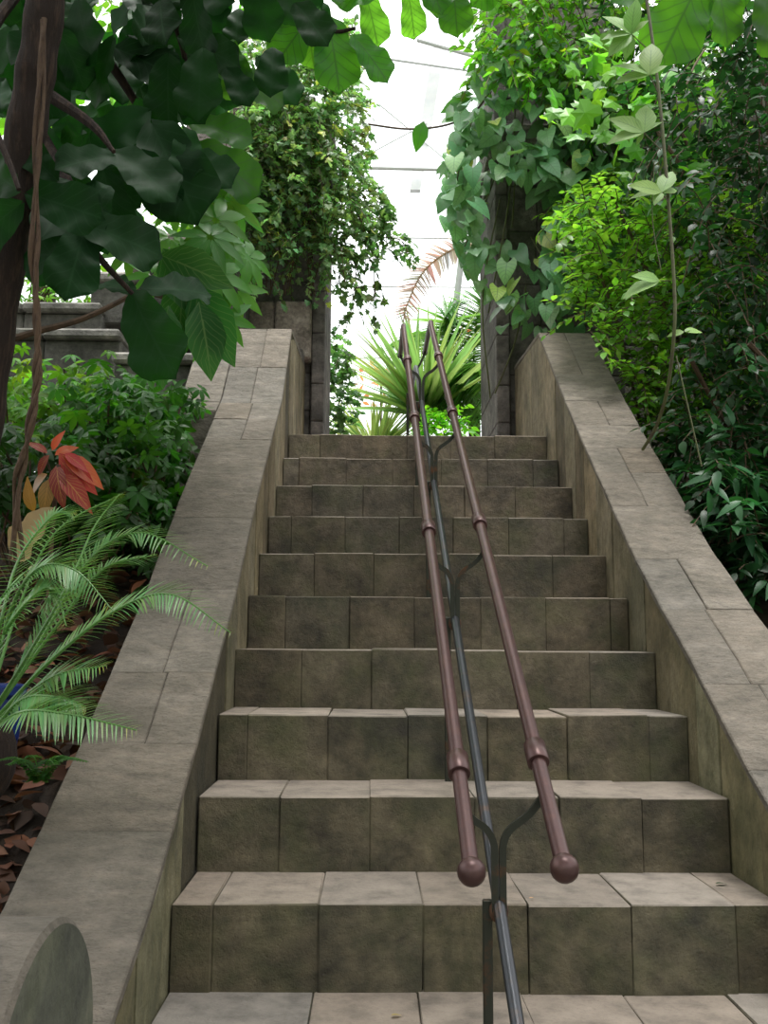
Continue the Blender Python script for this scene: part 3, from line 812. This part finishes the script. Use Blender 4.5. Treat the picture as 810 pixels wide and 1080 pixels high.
for nm, lab, poly, ya, yb, n, base, mt, tl in SHR:
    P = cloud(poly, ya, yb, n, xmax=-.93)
    r = plant(nm, (P[:, 0].mean(), P[:, 1].mean(), P[:, 2].min()-.2), lab, 'shrub')
    fol = MB(); tw = MB()
    D = rand_dirs(n, (.1, -.5, .5), .7)
    c = np.array([P[:, 0].mean(), P[:, 1].mean(), P[:, 2].min()-.25])
    for p, d in zip(P, D):
        d = d/np.linalg.norm(d)
        k = rng.integers(3, 7)
        for i in range(k):
            q = p+rng.normal(0, .05, 3); 
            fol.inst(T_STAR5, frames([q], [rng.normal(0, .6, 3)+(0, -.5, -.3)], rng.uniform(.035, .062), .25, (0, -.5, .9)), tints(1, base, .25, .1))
        if rng.random() < .35:
            e = c+rng.normal(0, .1, 3)*(1, 1, 0); tw.tube(smooth_path([e, (e+p)/2+rng.normal(0, .05, 3), p], 4), .004, 5, caps=False)
    fol.build('foliage', mt, r, True); tw.build('stem', M_TWIGB, r, True)

# ---- croton with red leaves
cr = plant('croton', (-1.25, .55, .3), 'croton with red and orange leaves beside the hanging root', 'plant')
fol = MB(); m = MB()
cb = at(55, 560, .5); cb2 = at(62, 490, .45)
m.tube(smooth_path([cb+(0, 0, -.25), cb, cb2], 5), .006, 6); m.build('stem', M_TWIGB, cr, True)
RED = (.95, .48, 1.05); ORG = (1.15, 1.15, .95); DRK = (.35, .3, .5)
for a, b, t_, k in (((62, 478), (100, 520), RED, 1), ((66, 480), (114, 508), ORG, 1), ((68, 478), (92, 492), RED, 1.0), ((58, 480), (82, 466), ORG, 1), ((62, 484), (88, 512), RED, 1), ((50, 478), (30, 462), DRK, 1), ((55, 475), (62, 455), (.9, .7, .5), 1),
                 ((52, 480), (34, 500), DRK, 1.1), ((60, 490), (60, 530), DRK, 1), ((50, 500), (22, 520), (.5, 1.6, .6), 1.1), ((52, 505), (44, 540), (.4, 1.3, .6), 1), ((36, 540), (24, 512), (.5, 1.7, .5), 1.1), ((64, 500), (94, 530), (.6, .35, .4), 1)):
    placed(fol, T_OVAL2, a, b, .45, (0, -1, .5), 1.0*k, t_, random.uniform(-.05, .05), .2)
fol.build('leaf_rosette', L_CROT, cr, True)
# ---- big dry leaf lying over the cycad
dl = MB(); placed(dl, T_FIG, (55, 538), (8, 582), .38, (0, -1, .6), 1.1, (1.9, 2.6, 2.1), 0, .05)
tag(dl.build('fallen_leaf', L_DRY, None, True), 'large tan withered leaf resting above the cycad fronds', 'leaf')

# ---- cycad
cy = plant('cycad', (-1.2, -.02, -.2), 'cycad with arching feathery fronds leaning over the left parapet', 'plant')
m = MB(); m.sphere(at(-20, 800, .05), .07, 16, 10, sc=(1, 1, 1.4)); m.build('stem', M_BARK, cy, True)
FR = [([(-20, 770, .05), (30, 690, .02), (75, 610, .05), (100, 555, .2), (126, 521, .35)], .085), ([(-20, 770, .05), (40, 680, .15), (95, 590, .2), (150, 562, .2), (219, 597, .05)], .055), ([(-20, 775, .0), (50, 700, -.05), (120, 645, -.05), (180, 627, -.1), (243, 667, -.2)], .06),
      ([(-20, 770, .05), (10, 650, -.05), (40, 600, -.1), (80, 602, -.12), (120, 645, -.15)], .075), ([(-20, 775, .0), (20, 740, -.1), (60, 712, -.15), (112, 702, -.2)], .05), ([(-20, 780, 0), (20, 752, -.2), (70, 753, -.25), (144, 770, -.3)], .045),
      ([(-20, 770, .05), (-5, 690, -.1), (25, 640, -.15), (55, 620, -.15), (70, 660, -.2)], .07), ([(-20, 770, .05), (20, 640, .2), (60, 560, .3), (130, 520, .45)], .07), ([(-25, 770, 0), (-30, 700, -.1), (-5, 640, -.2), (30, 600, -.25)], .07),
      ([(-20, 765, .0), (0, 660, -.1), (20, 590, .0), (55, 545, .05), (80, 540, .05)], .08), ([(-20, 770, .1), (60, 660, .2), (110, 600, .25), (165, 585, .3)], .05), ([(-20, 790, -.1), (20, 740, -.15), (60, 735, -.2), (90, 745, -.2)], .05)]
for pts, ll in FR:
    P = smooth_path([at(*q) for q in pts], 15); n = len(P)
    m = MB(); m.tube(P, np.linspace(.0045, .0012, n), 6, (.8, .9, .6)); 
    Q = smooth_path(P, 1)[int(.18*n):]
    T = np.gradient(Q, axis=0); T /= np.linalg.norm(T, axis=1)[:, None]
    k = len(Q); s_ = np.linspace(0, 1, k); prf = np.sin(PI*np.clip(s_*.86+.12, 0, 1))**.6
    for sg in (-1, 1):
        sd = np.cross(T, (-.25, -.6, .75)); sd /= np.linalg.norm(sd, axis=1)[:, None]+1e-6
        # leaflets leave the rachis in a shallow V and sweep to the tip
        D = T*.62 + sd*sg*.9 + np.array([0, 0, -.12+.22*(sg > 0)]) + rng.normal(0, .04, (k, 3))
        tn = tints(k, (1, 1, 1), .08)
        tn[int(k*.93):] *= (1.8, 1.1, .7)
        m.inst(T_NEEDLE, frames(Q, D, max(.072, ll*.95)*prf*rng.uniform(.9, 1.08, k), .1), tn)
    m.build('frond', L_CYC, cy, True)
# ---- blue pot
pt = MB(); c = at(-22, 810, .34); prf = [(0, .0), (.055, .0), (.075, .05), (.088, .13), (.085, .19), (.095, .20), (.095, .22), (.08, .222), (.075, .19), (0, .19)]
V = []; F = []
for r_, z in prf:
    for i in range(32): V.append((c[0]+r_*math.cos(2*PI*i/32), c[1]+r_*math.sin(2*PI*i/32), c[2]+z-.03))
for k in range(len(prf)-1):
    for i in range(32): a = k*32+i; b = k*32+(i+1) % 32; F.append((a, b, b+32, a+32))
pt.add(V, F); tag(pt.build('glazed_pot', M_BLUE, None, True), 'blue glazed pot at the left edge behind the cycad fronds', 'pot')
# ---- small fern
fr = plant('small_fern', at(42, 828, -.02), 'small dark fern on the soil below the cycad', 'plant')
for a in np.linspace(0, 2*PI, 7)[:-1]:
    c = at(42, 822, -.02); d = np.array([math.cos(a)*.09, math.sin(a)*.06, .0])
    P = smooth_path([c, c+d*.5+(0, 0, .04), c+d+(0, 0, .035)], 8); m = MB(); m.tube(P, .001, 4)
    T = np.gradient(P, axis=0); sd = np.cross(T, (0, 0, 1.0)); sd /= np.linalg.norm(sd, axis=1)[:, None]+1e-9
    for sg in (-1, 1): m.inst(T_OVAL, frames(P, T*20+sd*sg, .028*np.linspace(1, .3, len(P)), .15), tints(len(P), (.45, .55, .5), .1))
    m.build('frond', L_PALM, fr, True)
# ---- leaf litter on the soil
ll = MB(); P = []
n = 2400
xs = rng.uniform(-2.0, -.87, n); ysq = rng.uniform(-.75, 1.3, n)
P = np.array([(x, y, zl(x, y)+rng.uniform(.01, .05)) for x, y in zip(xs, ysq)])
D = rng.normal(0, 1, (n, 3))*(1, 1, .35)
ll.inst(T_OVAL, frames(P, D, rng.uniform(.045, .09, n), .45), tints(n, (.6, .52, .52), .5, .06))
tag(ll.build('leaf_litter', L_DRY, None, True), 'brown dried leaves littering the soil left of the parapet', 'leaf litter', kind='stuff')

# ---- ivy on the left pillar
iv = plant('ivy', (-.8, 3.2, 2.5), 'tangled small-leaved ivy cloaking the left pillar and trailing off it', 'climber')
fol = MB(); tw = MB()
# rises round the pillar: a shaggy coat, thicker high up
n = 900; P = []; D = []
while len(P) < n:
    px, py = rng.uniform(218, 392), rng.uniform(38, 292)
    lim_l = np.interp(py, [40, 90, 200, 300], [330, 262, 232, 232]); lim_r = np.interp(py, [40, 100, 170, 230, 290], [372, 378, 390, 386, 352])
    if not lim_l < px < lim_r: continue
    if py > 235 and rng.random() < (py-235)/70: continue
    Y = 3.25-abs(rng.normal(0, .10))-.12*math.sin(max(0, (250-py)/250*PI)) if px < 350 else rng.uniform(3.0, 3.9)
    P.append(at(px, py, Y)); D.append(rng.normal(0, .6, 3)+(.15, -.5, -.1))
for i in range(150): P.append(at(rng.uniform(240, 378), rng.uniform(28, 90), rng.uniform(3.2, 3.9))); D.append(rng.normal(0, .6, 3)+(0, -.4, .2))
sprays(fol, tw, P, D, T_IVY, .040, 7, .16, .6, (1.5, 1.4, 1.45), .36, .08, .0022, roll=.7, hue=.1)
# trailing tendrils on the right of the pillar
for a, b in (((372, 215), (395, 330)), ((385, 190), (408, 262)), ((360, 250), (372, 330)), ((380, 230), (412, 225)), ((352, 250), (356, 300)), ((390, 250), (432, 268)), ((365, 200), (385, 300))):
    p, q = at(*a, 3.45), at(*b, 3.4); pp = smooth_path([p, (p+q)/2+(.05, 0, .04), q], 7); tw.tube(pp, .0025, 5)
    sprays(fol, tw, pp, rng.normal(0, .6, (len(pp), 3))+(.2, -.2, -.3), T_IVY, .052, 3, .09, .5, (1.1, 1.15, 1), .2)
fol.build('foliage', L_IVY, iv); tw.build('stem', M_TWIGB, iv)
dr = MB()   # hanging brown runners in front of the pillar face
for i in range(70):
    px = rng.uniform(236, 345); a = rng.uniform(60, 220); b = a+rng.uniform(50, 130)
    pp = smooth_path([at(px, a, 3.15), at(px+rng.normal(0, 6), (a+b)/2, 3.18), at(px+rng.normal(0, 5), min(b, 312), 3.2)], 5); dr.tube(pp, .0028, 5, (rng.uniform(.8, 1.6),)*3, caps=False)
dr.build('dry_runner', M_ROOT, iv)

# ---- heart-leaved vine on the right pillar
hv = plant('heart_leaf_vine', (.8, 3.15, 2.0), 'heart-leaved climbing vine hanging over the right pillar', 'climber')
fol = MB(); tw = MB()
P = []; D = []
poly = [(478, 130), (500, 85), (540, 30), (640, 50), (690, 160), (690, 260), (640, 330), (600, 350), (570, 330), (560, 270), (545, 240), (520, 250), (500, 280), (486, 240), (470, 210)]
for q in in_poly(poly, 560):
    if 508 < q[0] < 575 and q[1] > 185 and rng.random() < .85: continue
    P.append(at(q[0], q[1], rng.uniform(2.85, 3.22)))
for q in in_poly([(505, 255), (560, 250), (600, 350), (570, 350), (530, 345), (505, 300)], 34): P.append(at(q[0], q[1], rng.uniform(3.0, 3.2)))
for q in in_poly([(462, 170), (500, 110), (512, 200), (500, 300), (470, 240)], 90): P.append(at(q[0], q[1], rng.uniform(3.1, 3.8)))
for q in in_poly([(560, 60), (720, 90), (700, 300), (600, 330)], 260): P.append(at(q[0], q[1], rng.uniform(3.0, 3.25)))
P = np.array(P); n = len(P)
D = rng.normal(0, .4, (n, 3))+(-.1, -.55, -.8)
fol.inst(T_HEART, frames(P, D, rng.uniform(.075, .125, n), .4, (-.1, -.75, .75)), tints(n, (1.1, 1.1, 1.15), .22, .07, .05))
for (a, b) in (((545, 70), (515, 330)), ((530, 110), (490, 260)), ((585, 90), (578, 345)), ((620, 90), (600, 330)), ((560, 80), (540, 240)), ((500, 120), (478, 215)), ((527, 210), (517, 420)), ((560, 250), (590, 345)), ((555, 300), (522, 415))):
    mid = ((a[0]+b[0])/2+rng.normal(0, 8), (a[1]+b[1])/2); tw.tube(smooth_path([at(*a, 3.2), at(*mid, 3.12), at(*b, 3.18)], 8), .005, 6)
fol.build('foliage', L_HEART, hv, True); tw.build('stem', M_TWIG, hv, True)
# small-leaved climber above it
cv = plant('creeper', (.9, 3.3, 3.4), 'small-leaved green creeper above the heart-leaved vine', 'climber')
fol = MB(); tw = MB()
P = cloud([(520, -60), (760, -60), (760, 120), (660, 130), (600, 95), (540, 85), (500, 80)], 2.75, 3.25, 620)
sprays(fol, tw, P, rand_dirs(len(P), (-.1, -.6, .1), .7), T_OVAL, .062, 6, .17, .7, (.62, .78, .62), .3, .03)
fol.build('foliage', L_BUSH, cv, True); tw.build('stem', M_TWIGB, cv)
# bare runner crossing the gap, with a few leaves
rn = plant('climbing_runner', at(500, 130, 3.3), 'thin bare vine runner sagging across the bright gap', 'vine')
m = MB(); m.tube(smooth_path([at(520, 92, 3.2), at(500, 118, 3.2), at(470, 132, 3.2), at(430, 136, 3.25), at(388, 131, 3.3)], 8), .006, 6); m.build('stem', M_TWIGB, rn, True)
fol = MB()
for a, b in (((447, 128), (440, 152)), ((470, 125), (490, 105)), ((465, 130), (482, 122)), ((498, 105), (470, 112)), ((510, 60), (508, 36)), ((525, 58), (512, 30)), ((522, 60), (535, 40)), ((490, 80), (515, 72)), ((500, 100), (480, 98))):
    placed(fol, T_OVAL, a, b, 3.15, TO, 1.2, (.9, 1, .8), 0, .3)
fol.build('foliage', L_FIG, rn, True)

# ---- right bushes
bb = plant('bright_bush', (1.4, 2.4, 1.0), 'bright yellow-green bush beside the right parapet top', 'bush')
fol = MB(); tw = MB()
P = cloud([(598, 215), (640, 195), (720, 200), (830, 230), (850, 400), (720, 440), (690, 470), (665, 405), (640, 360), (610, 345), (590, 280)], 2.0, 3.0, 950, xmin=.72)
sprays(fol, tw, P, rand_dirs(len(P), (-.35, -.6, .25), .6), T_OVAL, .048, 9, .17, .35, (.8, .84, .8), .28, .0, roll=.35, hue=.06)
fol.build('foliage', L_BUSH, bb, True)
for i in range(14):
    p = P[rng.integers(len(P))]; b = np.array([1.5+rng.normal(0, .15), 2.6, 1.0]); tw.tube(smooth_path([b, (b+p)/2+(0, 0, .2), p], 5), .008, 6)
tw.build('stem', M_TWIGB, bb)
db = plant('dark_bush', (1.7, 1.6, .3), 'tall dense dark-leaved bush filling the right edge', 'bush')
fol = MB(); tw = MB()
P = np.concatenate([cloud([(650, 110), (720, 60), (900, -80), (960, 300), (960, 700), (820, 680), (760, 600), (700, 500), (720, 420), (730, 300), (720, 210)], 1.2, 2.7, 1750, xmin=.98),
                    cloud([(650, 400), (700, 500), (760, 600), (830, 680), (960, 700), (960, 450)], 1.0, 2.4, 240, xmin=.95),
                    cloud([(600, -80), (960, -160), (960, 200), (700, 200)], 2.4, 3.6, 500, xmin=.9)])
sprays(fol, tw, P, rand_dirs(len(P), (-.3, -.5, .05), .7), T_OVAL, .049, 9, .18, .5, (.8, .88, .75), .3, roll=.5)
fol.build('foliage', L_DARK, db, True)
for i in range(40):
    p = P[rng.integers(len(P))]; b = np.array([1.8+rng.normal(0, .25), 1.9+rng.normal(0, .3), .1]); tw.tube(smooth_path([b, (b+p)/2+(0, 0, .2), p], 5), .010, 6)
tw.build('stem', M_TWIGB, db)
# low glossy shrub by the coping
gs = plant('glossy_shrub', (1.2, 1.2, .5), 'low glossy dark green shrub hugging the right parapet', 'shrub')
fol = MB(); tw = MB()
P = cloud([(698, 480), (740, 460), (830, 500), (860, 640), (815, 640), (770, 590), (725, 525)], 1.1, 1.9, 170, xmin=.95)
sprays(fol, tw, P, rand_dirs(len(P), (-.3, -.5, .4), .6), T_LONG, .085, 7, .16, .4, (1.1, 1.25, 1.3), .25, roll=.4)
fol.build('foliage', L_DARK, gs, True); tw.build('stem', M_TWIGB, gs)

# ---- broad leaves hanging in from the right at the top, and lobed canopy leaves
fr2 = plant('fiddle_leaf_fig', (1.5, 1.0, 1.0), 'fiddle-leaf fig branch reaching in at the top right', 'tree')
m = MB(); m.tube(smooth_path([at(900, 700, 1.6), at(880, 300, 1.6), at(850, -60, 1.4), at(780, -90, 1.2), at(700, -40, 1.1)], 8), np.linspace(.04, .012, 33), 10); m.build('branch', M_BARK, fr2, True)
fol = MB()
for a, b, Y, tt in (((744, -30), (698, 56), 1.0, 1.1), ((752, -30), (775, 38), 1.0, .8), ((790, -20), (740, 30), 1.1, .9), ((720, -40), (650, -10), 1.1, 1), ((800, -30), (830, 50), 1.0, .6)):
    placed(fol, T_FIG, a, b, Y, TO, 1.1, (tt, tt, tt), .05)
fol.build('foliage', L_FIG, fr2, True)
lc = plant('lobed_climber', (1.2, 2.2, 2.4), 'lobed-leaved climber lit green from behind at the upper right', 'climber')
fol = MB(); tw = MB()
P = cloud([(640, 30), (780, 30), (760, 180), (700, 260), (640, 160), (560, 130)], 1.9, 2.7, 120)
fol.inst(T_IVY, frames(P, rng.normal(0, .5, (len(P), 3))+(-.3, -.3, -.5), rng.uniform(.08, .14, len(P)), .5, (0, -.7, .7)), tints(len(P), (.8, .95, .8), .25))
for i in range(7):
    q = P[rng.integers(len(P))]; tw.tube(smooth_path([q+(.3, .2, .5), q+(.1, .1, .2), q], 5), .005, 5)
fol.build('foliage', L_BUSH, lc); tw.build('stem', M_TWIGB, lc)

# ---- pale umbrella vine in the foreground
pv = plant('hanging_umbrella_vine', at(690, 0, .6), 'slender hanging vine with pale grouped leaflets, tip touching the right coping', 'vine')
st = [(672, -60, .75), (682, 0, .7), (694, 90, .66), (704, 200, .62), (711, 300, .60), (711, 350, .60), (704, 410, .66), (692, 450, .78), (678, 474, .92)]
m = MB(); P = smooth_path([at(*q) for q in st], 10); m.tube(P, .0052, 8)
m.tube(smooth_path([at(690, 170, .63), at(688, 230, .62), at(697, 285, .6)], 6), .0016, 5); m.tube(smooth_path([at(713, 375, .6), at(728, 440, .6), at(740, 492, .6)], 6), .0022, 5)
fol = MB()
for node, tips, stem in (((666, 36), [(640, 8), (636, 34), (642, 52), (668, -5), (682, 18), (660, 60)], (681, 50)), ((685, 79), [(650, 60), (648, 80), (688, 38), (702, 66)], (693, 96)), ((679, 140), [(645, 118), (641, 143), (684, 104), (697, 122), (670, 152)], (697, 158)),
                         ((698, 203), [(667, 190), (664, 202), (709, 174), (716, 196), (690, 212)], (706, 216)), ((696, 296), [(657, 305), (670, 286), (700, 290)], (711, 296)), ((722, 350), [(703, 352), (742, 346), (728, 345)], (711, 356))):
    c = at(*node, .6); m.tube([at(*stem, .615), c], .0018, 5)
    for t_ in tips: placed(fol, T_OVAL, node, t_, .6, (-.1, -.9, .6), 1.0, (1, 1, 1), random.uniform(-.03, .02), .25)
m.build('stem', M_TWIG, pv, True); fol.build('foliage', L_PALE, pv, True)

# ---- plants beyond the landing
def tuft(name, c, n, ln, label, mat, tmpl, base, spread=1.0, bias=(0, 0, .6), cat='plant'):
    r = plant(name, c, label, cat); f = MB()
    D = rng.normal(0, spread, (n, 3)); D[:, 2] = np.abs(D[:, 2])*.8; D += np.asarray(bias)
    f.inst(tmpl, frames(np.tile(c, (n, 1))+rng.normal(0, .02, (n, 3)), D, ln*rng.uniform(.75, 1.1, n), .3), tints(n, base, .15))
    f.build('foliage', mat, r, True); m_ = MB(); m_.sphere(c+np.array([0, 0, -.05]), .05, sc=(1, 1, 1.5)); m_.build('stem', M_BARK, r, True); return r
tuft('yucca', at(447, 438, 5.2), 170, .88, 'spiky pale yucca behind the handrail beyond the landing', L_YUC, T_BLADE, (1.2, 1.15, 1.1))
tuft('yucca', at(395, 480, 5.8), 110, .6, 'low dry yucca at the left of the gap beyond the landing', L_YUC, T_BLADE, (1.5, 1.2, 1.2))
def feather(root, pts, ll, mat, base=(1, 1, 1), droop=-.35, den=3, fwd=.6, face=(0, -.6, .8)):
    P = smooth_path([at(*q) for q in pts], 10); m_ = MB(); n = len(P); m_.tube(P, np.linspace(.01, .003, n), 6, (1, 1, .8))
    Q = smooth_path(P, den); T = np.gradient(Q, axis=0); T /= np.linalg.norm(T, axis=1)[:, None]; k = len(Q)
    sd = np.cross(T, face); sd /= np.linalg.norm(sd, axis=1)[:, None]+1e-6
    pr = np.sin(PI*np.clip(np.linspace(.1, .97, k), 0, 1))**.6
    for sg in (-1, 1): m_.inst(T_NEEDLE if den != 2 else T_NEEDLE3, frames(Q, T*fwd+sd*sg+np.array([0, 0, droop])+rng.normal(0, .06, (k, 3)), ll*pr, .2), tints(k, base, .12))
    m_.build('frond', mat, root, True)
pa = plant('feather_palm', at(500, 470, 5.6), 'green feather palm against the right pillar beyond the landing', 'palm')
m = MB(); q_ = at(500, 440, 5.6); m.tube([(q_[0]+.02, 5.6, LAND_Z-.03), q_], .05, 10); m.build('trunk', M_BARK, pa, True)
for pts in ([(500, 440, 5.6), (480, 380, 5.5), (470, 340, 5.4), (480, 320, 5.3)], [(500, 440, 5.6), (500, 370, 5.5), (508, 320, 5.4), (535, 300, 5.4)], [(500, 440, 5.6), (470, 410, 5.4), (455, 415, 5.2), (445, 450, 5.1)], [(500, 440, 5.6), (480, 400, 5.3), (478, 400, 5.1), (490, 450, 5)],
            [(500, 440, 5.6), (520, 400, 5.5), (540, 420, 5.4)], [(505, 440, 5.6), (495, 390, 5.3), (503, 390, 5.0), (512, 450, 4.9)], [(500, 440, 5.6), (460, 370, 5.7), (440, 350, 5.8), (425, 370, 5.9)]):
    feather(pa, pts, .38, L_PALM, den=4)
dp = plant('withered_palm', at(500, 300, 4.6), 'withered pinkish-brown palm frond arching down from the right pillar', 'palm')
L_PALEDRY = leafmat('pale_dry_frond', (226, 208, 198), (225, 205, 190), .6, .5)
feather(dp, [(512, 256, 4.5), (480, 262, 4.5), (448, 285, 4.5), (430, 320, 4.5), (425, 340, 4.5)], .15, L_PALEDRY, (1, 1, 1), -.15, 2, .35, (0, -1, .1))
sh = plant('fresh_green_shrub', at(462, 470, 4.7), 'fresh bright green shrub low behind the handrail', 'shrub')
fol = MB(); tw = MB(); P = cloud([(440, 462), (446, 438), (470, 428), (486, 440), (490, 465)], 4.6, 5.0, 60); sprays(fol, tw, P, rand_dirs(60, (0, -.4, .5)), T_OVAL, .06, 6, .12, .3, (1.2, 1.5, .9), .15); fol.build('foliage', L_BUSH, sh, True); tw.build('stem', M_TWIG, sh)
il = plant('ivy_shrub', at(355, 460, 4.6), 'small green leafy climber on the far side of the left pillar', 'climber')
fol = MB(); tw = MB(); P = cloud([(335, 470), (335, 340), (352, 350), (372, 375), (368, 400), (376, 420), (360, 462)], 4.3, 4.8, 90); sprays(fol, tw, P, rand_dirs(90, (.2, -.4, .1)), T_IVY, .055, 5, .11, .4, (.9, 1.0, .95), .25); q_ = at(345, 400, 4.6); tw.tube([(q_[0], 4.6, LAND_Z-.02), q_], .01, 6); fol.build('foliage', L_IVY, il); tw.build('stem', M_TWIGB, il)
for (px, py, lab) in ((402, 405, 'orange flowering plant at the left of the bright gap'), (495, 355, 'orange flower head showing between the palm fronds')):
    r = plant('orange_flower', at(px, py+40, 6.4), lab, 'flower'); f = MB(); P = cloud([(px-22, py-22), (px+22, py-22), (px+26, py+26), (px-26, py+26)] if px < 450 else [(px-8, py-12), (px+8, py-12), (px+8, py+8), (px-8, py+8)], 6.2, 6.6, 50 if px < 450 else 14)
    f.inst(T_OVAL, frames(P, rand_dirs(len(P), (0, -.3, .4)), .07, .6), tints(len(P), (1.1, 1.1, 1.1), .1)); f.build('foliage', L_ORANGE, r, True)  # the foliage part here is the loose orange petals
    q_ = at(px, py, 6.4); m = MB(); m.tube([(q_[0], 6.4, LAND_Z-.02), q_], .012, 6); m.build('stem', M_TWIG, r, True)
# climber hanging high in the gap behind the pole (thin dark twigs)
# ---- small fallen leaves on the treads
for (px, py, k, c_, s_, lab) in ((755, 932, 0, (.25, .7, .5), .028, 'small dark green leaf on the right of the lower tread'), (558, 947, 0, (3.0, 3.4, 3.0), .012, 'tiny pale petal on the lower tread beside the post'), (412, 1071, -1, (1.5, 2.4, 1.6), .022, 'small yellow-green leaf on the bottom tread')):
    d = FW+RI*(px-405)/FPX-UP*(py-540)/FPX; p = CAM+d*(k*RISE+.006-CAM[2])/d[2]
    f = MB(); f.inst(T_OVAL, frames([p], [(1, .3, .12)], s_, .05), np.array([c_])); tag(f.build('fallen_leaf', L_DRY if k or px < 600 else L_DARK, None, True), lab, 'leaf')

# ================================================================== LIGHT
w = bpy.data.worlds.new('World'); sc.world = w; w.use_nodes = True; nt = w.node_tree; nt.nodes.clear()
out = N(nt, 'ShaderNodeOutputWorld'); bg = N(nt, 'ShaderNodeBackground'); tc = N(nt, 'ShaderNodeTexCoord'); sx = N(nt, 'ShaderNodeSeparateXYZ')
nt.links.new(tc.outputs['Generated'], sx.inputs[0])
# bright milky glass roof overhead and ahead, planting (dark) low down behind the viewer and to the sides
f1 = ramp(nt, sx.outputs[2], [(.0, c4((70, 80, 60))), (.12, c4((120, 130, 112))), (.45, (1, 1, 1, 1))])
my = N(nt, 'ShaderNodeMath', operation='MULTIPLY_ADD'); nt.links.new(sx.outputs[1], my.inputs[0]); my.inputs[1].default_value = .5; my.inputs[2].default_value = .5
fy = ramp(nt, my.outputs[0], [(.0, (0, 0, 0, 1)), (.62, (0, 0, 0, 1)), (.9, (1, 1, 1, 1))])
cmix = mix(nt, f1, (1.0, 1.0, 1.0, 1), fy)
nt.links.new(cmix, bg.inputs[0]); bg.inputs[1].default_value = 2.4
nt.links.new(bg.outputs[0], out.inputs[0])
sun = bpy.data.lights.new('sun', 'SUN'); sun.energy = 6.0; sun.angle = math.radians(22); sun.color = (1, .98, .95)
so = bpy.data.objects.new('sun', sun); COL.objects.link(so); so.rotation_euler = (math.radians(7), math.radians(4), 0)

# ================================================================== CAMERA
cd = bpy.data.cameras.new('camera'); cd.sensor_fit = 'HORIZONTAL'; cd.sensor_width = 36; cd.lens = 36*FPX/810; cd.clip_start = .05; cd.clip_end = 200
co = bpy.data.objects.new('camera', cd); COL.objects.link(co)
R = Matrix(((RI[0], UP[0], -FW[0]), (RI[1], UP[1], -FW[1]), (RI[2], UP[2], -FW[2])))
co.matrix_world = Matrix.Translation(Vector((CAM*S).tolist())) @ R.to_4x4()
sc.camera = co
vs = sc.view_settings; vs.view_transform = 'Standard'; vs.look = 'None'; vs.exposure = -0.15; vs.gamma = 1; vs.use_curve_mapping = False
